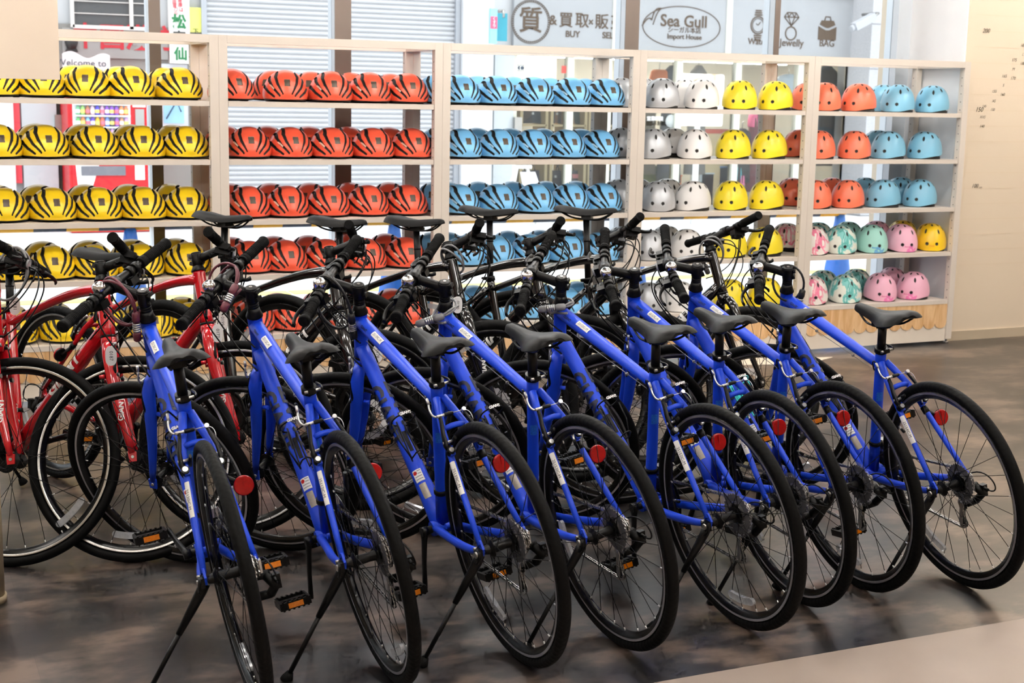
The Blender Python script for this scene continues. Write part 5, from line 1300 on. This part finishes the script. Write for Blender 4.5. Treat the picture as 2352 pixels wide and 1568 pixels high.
for px, p0, p1, w, rgb, lb, sh in ((1515, 160, 205, .30, (214, 122, 76), 'orange tan bag hanging above the silver round helmet', 'bag'), (1545, 150, 420, .34, (92, 92, 96), 'dark grey coat hanging in the pawn shop behind the white pole', 'dress'), (1490, 210, 400, .26, (120, 108, 92), 'khaki garment hanging behind the silver round helmets', 'dress'),
        (1605, 150, 400, .3, (150, 144, 140), 'light grey garment hanging behind the rusty board', 'dress'), (1705, 295, 420, .3, (44, 42, 44), 'black garment hanging above the yellow round helmets', 'dress'), (1740, 260, 440, .26, (118, 62, 66), 'dark red garment hanging beside the black one', 'dress'),
        (1692, 382, 412, .16, (86, 176, 190), 'small teal bag hanging above the yellow round helmets', 'bag'), (1700, 402, 425, .14, (240, 130, 170), 'small pink bag hanging under the teal bag', 'bag'), (1730, 262, 292, .14, (240, 110, 150), 'bright pink bag hanging between the window mullions', 'bag'),
        (1900, 150, 380, .42, (72, 72, 74), 'long black dress on the mannequin near the right end of the shop', 'dress'), (1812, 170, 260, .40, (214, 224, 234), 'pale blue shirt hanging behind the right round helmets', 'dress'), (1860, 180, 300, .24, (150, 120, 100), 'brown garment hanging beside the pale shirt', 'dress')):
    hang_cloth(px, p0, p1, w, rgb, lb, shape=sh)
# cabinet and crates low in shop
for k, (px, py0, py1, wpx, rgb, lb) in enumerate(((1530, 400, 440, 34, (236, 130, 90), 'orange box low behind the shop glass'), (1650, 380, 440, 26, (130, 160, 210), 'blue crate low behind the shop glass'), (1480, 380, 440, 40, (120, 124, 84), 'olive green crate low behind the shop glass'), (1605, 395, 440, 30, (190, 196, 200), 'pale grey box low behind the shop glass'), (1320, 398, 440, 40, (232, 150, 150), 'pink box low behind the shop glass'), (1630, 296, 306, 60, (200, 90, 70), 'red flat tray behind the rusty board'))):
    a, b = atY(px-wpx/2, py0, GY+.9), atY(px+wpx/2, py1, GY+.9); m = MB(); m.b2(a.x, b.x, GY+.7, GY+.95, b.z, a.z); m.b2(a.x-.01, b.x+.01, GY+.69, GY+.96, a.z-.02, a.z)
    o = link('storage_box', m.mesh('storage_box', M('box_%d_%d_%d' % rgb, rgb, .6))); tag(o, lb, 'box', 'boxes inside the pawn shop')
    st_m = MB(); st_m.b2(a.x, b.x, GY+.7, GY+.95, 0, b.z-.002); o2 = link('box_stand', st_m.mesh('box_stand', WD), o)
# opening hours lettering on the glass
oh = None
c = atY(1504, 284, GY-.02); me = text_mesh('10:00-18:00', .085, PAPER, .002, .001); xform(me, lambda q: Vector((q.x+c.x, GY+.018, q.y+c.z))); oh = link('opening_hours', me); tag(oh, 'white opening hours 10:00 lettering on the pawn shop glass', 'lettering')
sign_text(oh, '営業時間', 1504, 273, .062, (250, 250, 250), Y=GY+.022, off=.003, bold=.001)
# white round logo disc
m = MB(); c = atY(1541, 278, GY+.02); m.lathe([(0, -.004), (.085, -.004), (.085, .0), (0, 0)], c=(c.x, GY+.016, c.z), seg=24); o = link('round_sticker', m.mesh('round_sticker', M('sticker_grey', (190, 196, 196), .5))); tag(o, 'round pale sticker on the glass beside the opening hours', 'sticker')
# rusty white board on a white pole (street side)
YP = GY-1.1
b0, b1 = atY(1557, 168, YP), atY(1656, 290, YP); m = MB(); r_ = .03; out = []
for cx, cz, a0 in ((b1.x-r_, b0.z-r_, 0), (b0.x+r_, b0.z-r_, PI/2), (b0.x+r_, b1.z+r_, PI), (b1.x-r_, b1.z+r_, 1.5*PI)):
    for k in range(5): a = a0+PI/2*k/4; out.append((cx+r_*math.cos(a), cz+r_*math.sin(a)))
m.prism(out, YP-.03, YP-.01)
RUST = bpy.data.materials.new('rusty_white_board'); RUST.use_nodes = True; nt = RUST.node_tree; bb = nt.nodes['Principled BSDF']; nz = nt.nodes.new('ShaderNodeTexNoise'); nz.inputs['Scale'].default_value = 3.2; nz.inputs['Detail'].default_value = 5; cr = nt.nodes.new('ShaderNodeValToRGB'); tc = nt.nodes.new('ShaderNodeTexCoord')
nt.links.new(tc.outputs['Object'], nz.inputs['Vector']); nt.links.new(nz.outputs['Fac'], cr.inputs['Fac']); nt.links.new(cr.outputs['Color'], bb.inputs['Base Color']); e_ = cr.color_ramp.elements
e_[0].position = .52; e_[0].color = (*lin((248, 246, 238)), 1); e_[1].position = .68; e_[1].color = (*lin((224, 168, 110)), 1)
o = link('weathered_board', m.mesh('weathered_board', RUST)); tag(o, 'white rust-stained board on a white pole in the street', 'board')
px_ = atY(1604, 300, YP); m = MB(); m.cyl((px_.x, YP+.03, -.01), (px_.x, YP+.03, b0.z-.05), .038, seg=16); link('pole', m.mesh('pole', WHITE), o)
# A-frame sign board
YA = GY-.9; a0 = atY(1182, 383, YA); m = MB()
zz = a0.z
for s, x in ((-1, a0.x-.02), (1, a0.x+.24)):
    for yy in (-.22, .22): m.tube([(a0.x+.10+s*.06, YA, zz), (a0.x+.10+s*.30, YA+yy, 0)], .014, 6)
m.b2(a0.x+.0, a0.x+.22, YA-.02, YA+.02, zz-.02, zz+.02)
o = link('sign_stand', m.mesh('sign_stand', WHITE)); tag(o, 'white folding sign stand in the street behind light blue helmets', 'sign stand')
m = MB(); m.add([(a0.x+.06, YA-.03, zz-.06), (a0.x+.26, YA-.03, zz-.06), (a0.x+.38, YA-.2, .15), (a0.x+.10, YA-.2, .15)], [(0, 1, 2, 3)], 0, False); m.add([(a0.x+.06, YA-.024, zz-.06), (a0.x+.26, YA-.024, zz-.06), (a0.x+.38, YA-.194, .15), (a0.x+.10, YA-.194, .15)], [(0, 1, 2, 3)], 0, False)
link('sign_sheet', m.mesh('sign_sheet', M('sheet_print', (226, 222, 224), .5, noise=(9, .35))), o)
# pillar with stone tiles on the right, wall camera
YT = GY-.5
xt0, xt1 = X_(2003, 60, YT), X_(2066, 60, YT)
m = MB(); m.b2(xt0, xt1+1.2, YT, GY+.02, 0, 3.6); struct('wall_stone_pillar', m, M('stone_tile', (182, 182, 186), .7, noise=(40, .22), bump=(90, .5)))
m = MB()
for z in (.2, .8, 1.4, 2.0, 2.6): m.b2(xt0-.001, xt1+1.2, YT-.003, YT+.001, z-.004, z+.004)
m.b2(xt0+.30, xt0+.306, YT-.003, YT, 0, 3.6); struct('trim_40', m, M('tile_joint', (112, 114, 120), .7))
m = MB(); xp = X_(1963, 60, GY-.03); m.b2(xp, xt0, GY-.03, GY+.02, 0, 3.6); struct('wall_white_column', m, WHT)
c = atY(1984, 50, YT-.40); m = MB(); mt = Matrix.Rotation(RAD(-26), 3, 'Y'); m.box(c, (.34, .11, .10), mat=mt); m.cyl(c+Vector((-.15, 0, -.07)), c+Vector((-.2, 0, -.1)), .04, seg=12); 
o = link('security_camera', m.mesh('security_camera', M('camera_grey', (176, 178, 184), .4))); tag(o, 'grey security camera mounted on the pillar across the street', 'camera')
br = MB(); br.tube([c+Vector((.14, 0, .05)), c+Vector((.26, .04, .12)), c+Vector((.30, .42, .12))], .02, 8); link('camera_bracket', br.mesh('camera_bracket', STEEL), o)
# sheet of paper on floor near shelf
t0 = atZ(1915, 822, 0); m = MB(); tri = [atZ(1700, 822, .003), atZ(1912, 820, .003), atZ(1860, 835, .003), atZ(1700, 838, .003)]
m.add([(v.x, v.y, .001) for v in tri]+[(v.x, v.y, .004) for v in tri], [(4, 5, 6, 7), (0, 3, 2, 1), (0, 1, 5, 4), (1, 2, 6, 5), (2, 3, 7, 6), (3, 0, 4, 7)], 0, False)
o = link('floor_sheet', m.mesh('floor_sheet', M('cream_sheet', (238, 226, 208), .5))); tag(o, 'pointed cream sheet lying on the dark floor before the shelves', 'sheet')
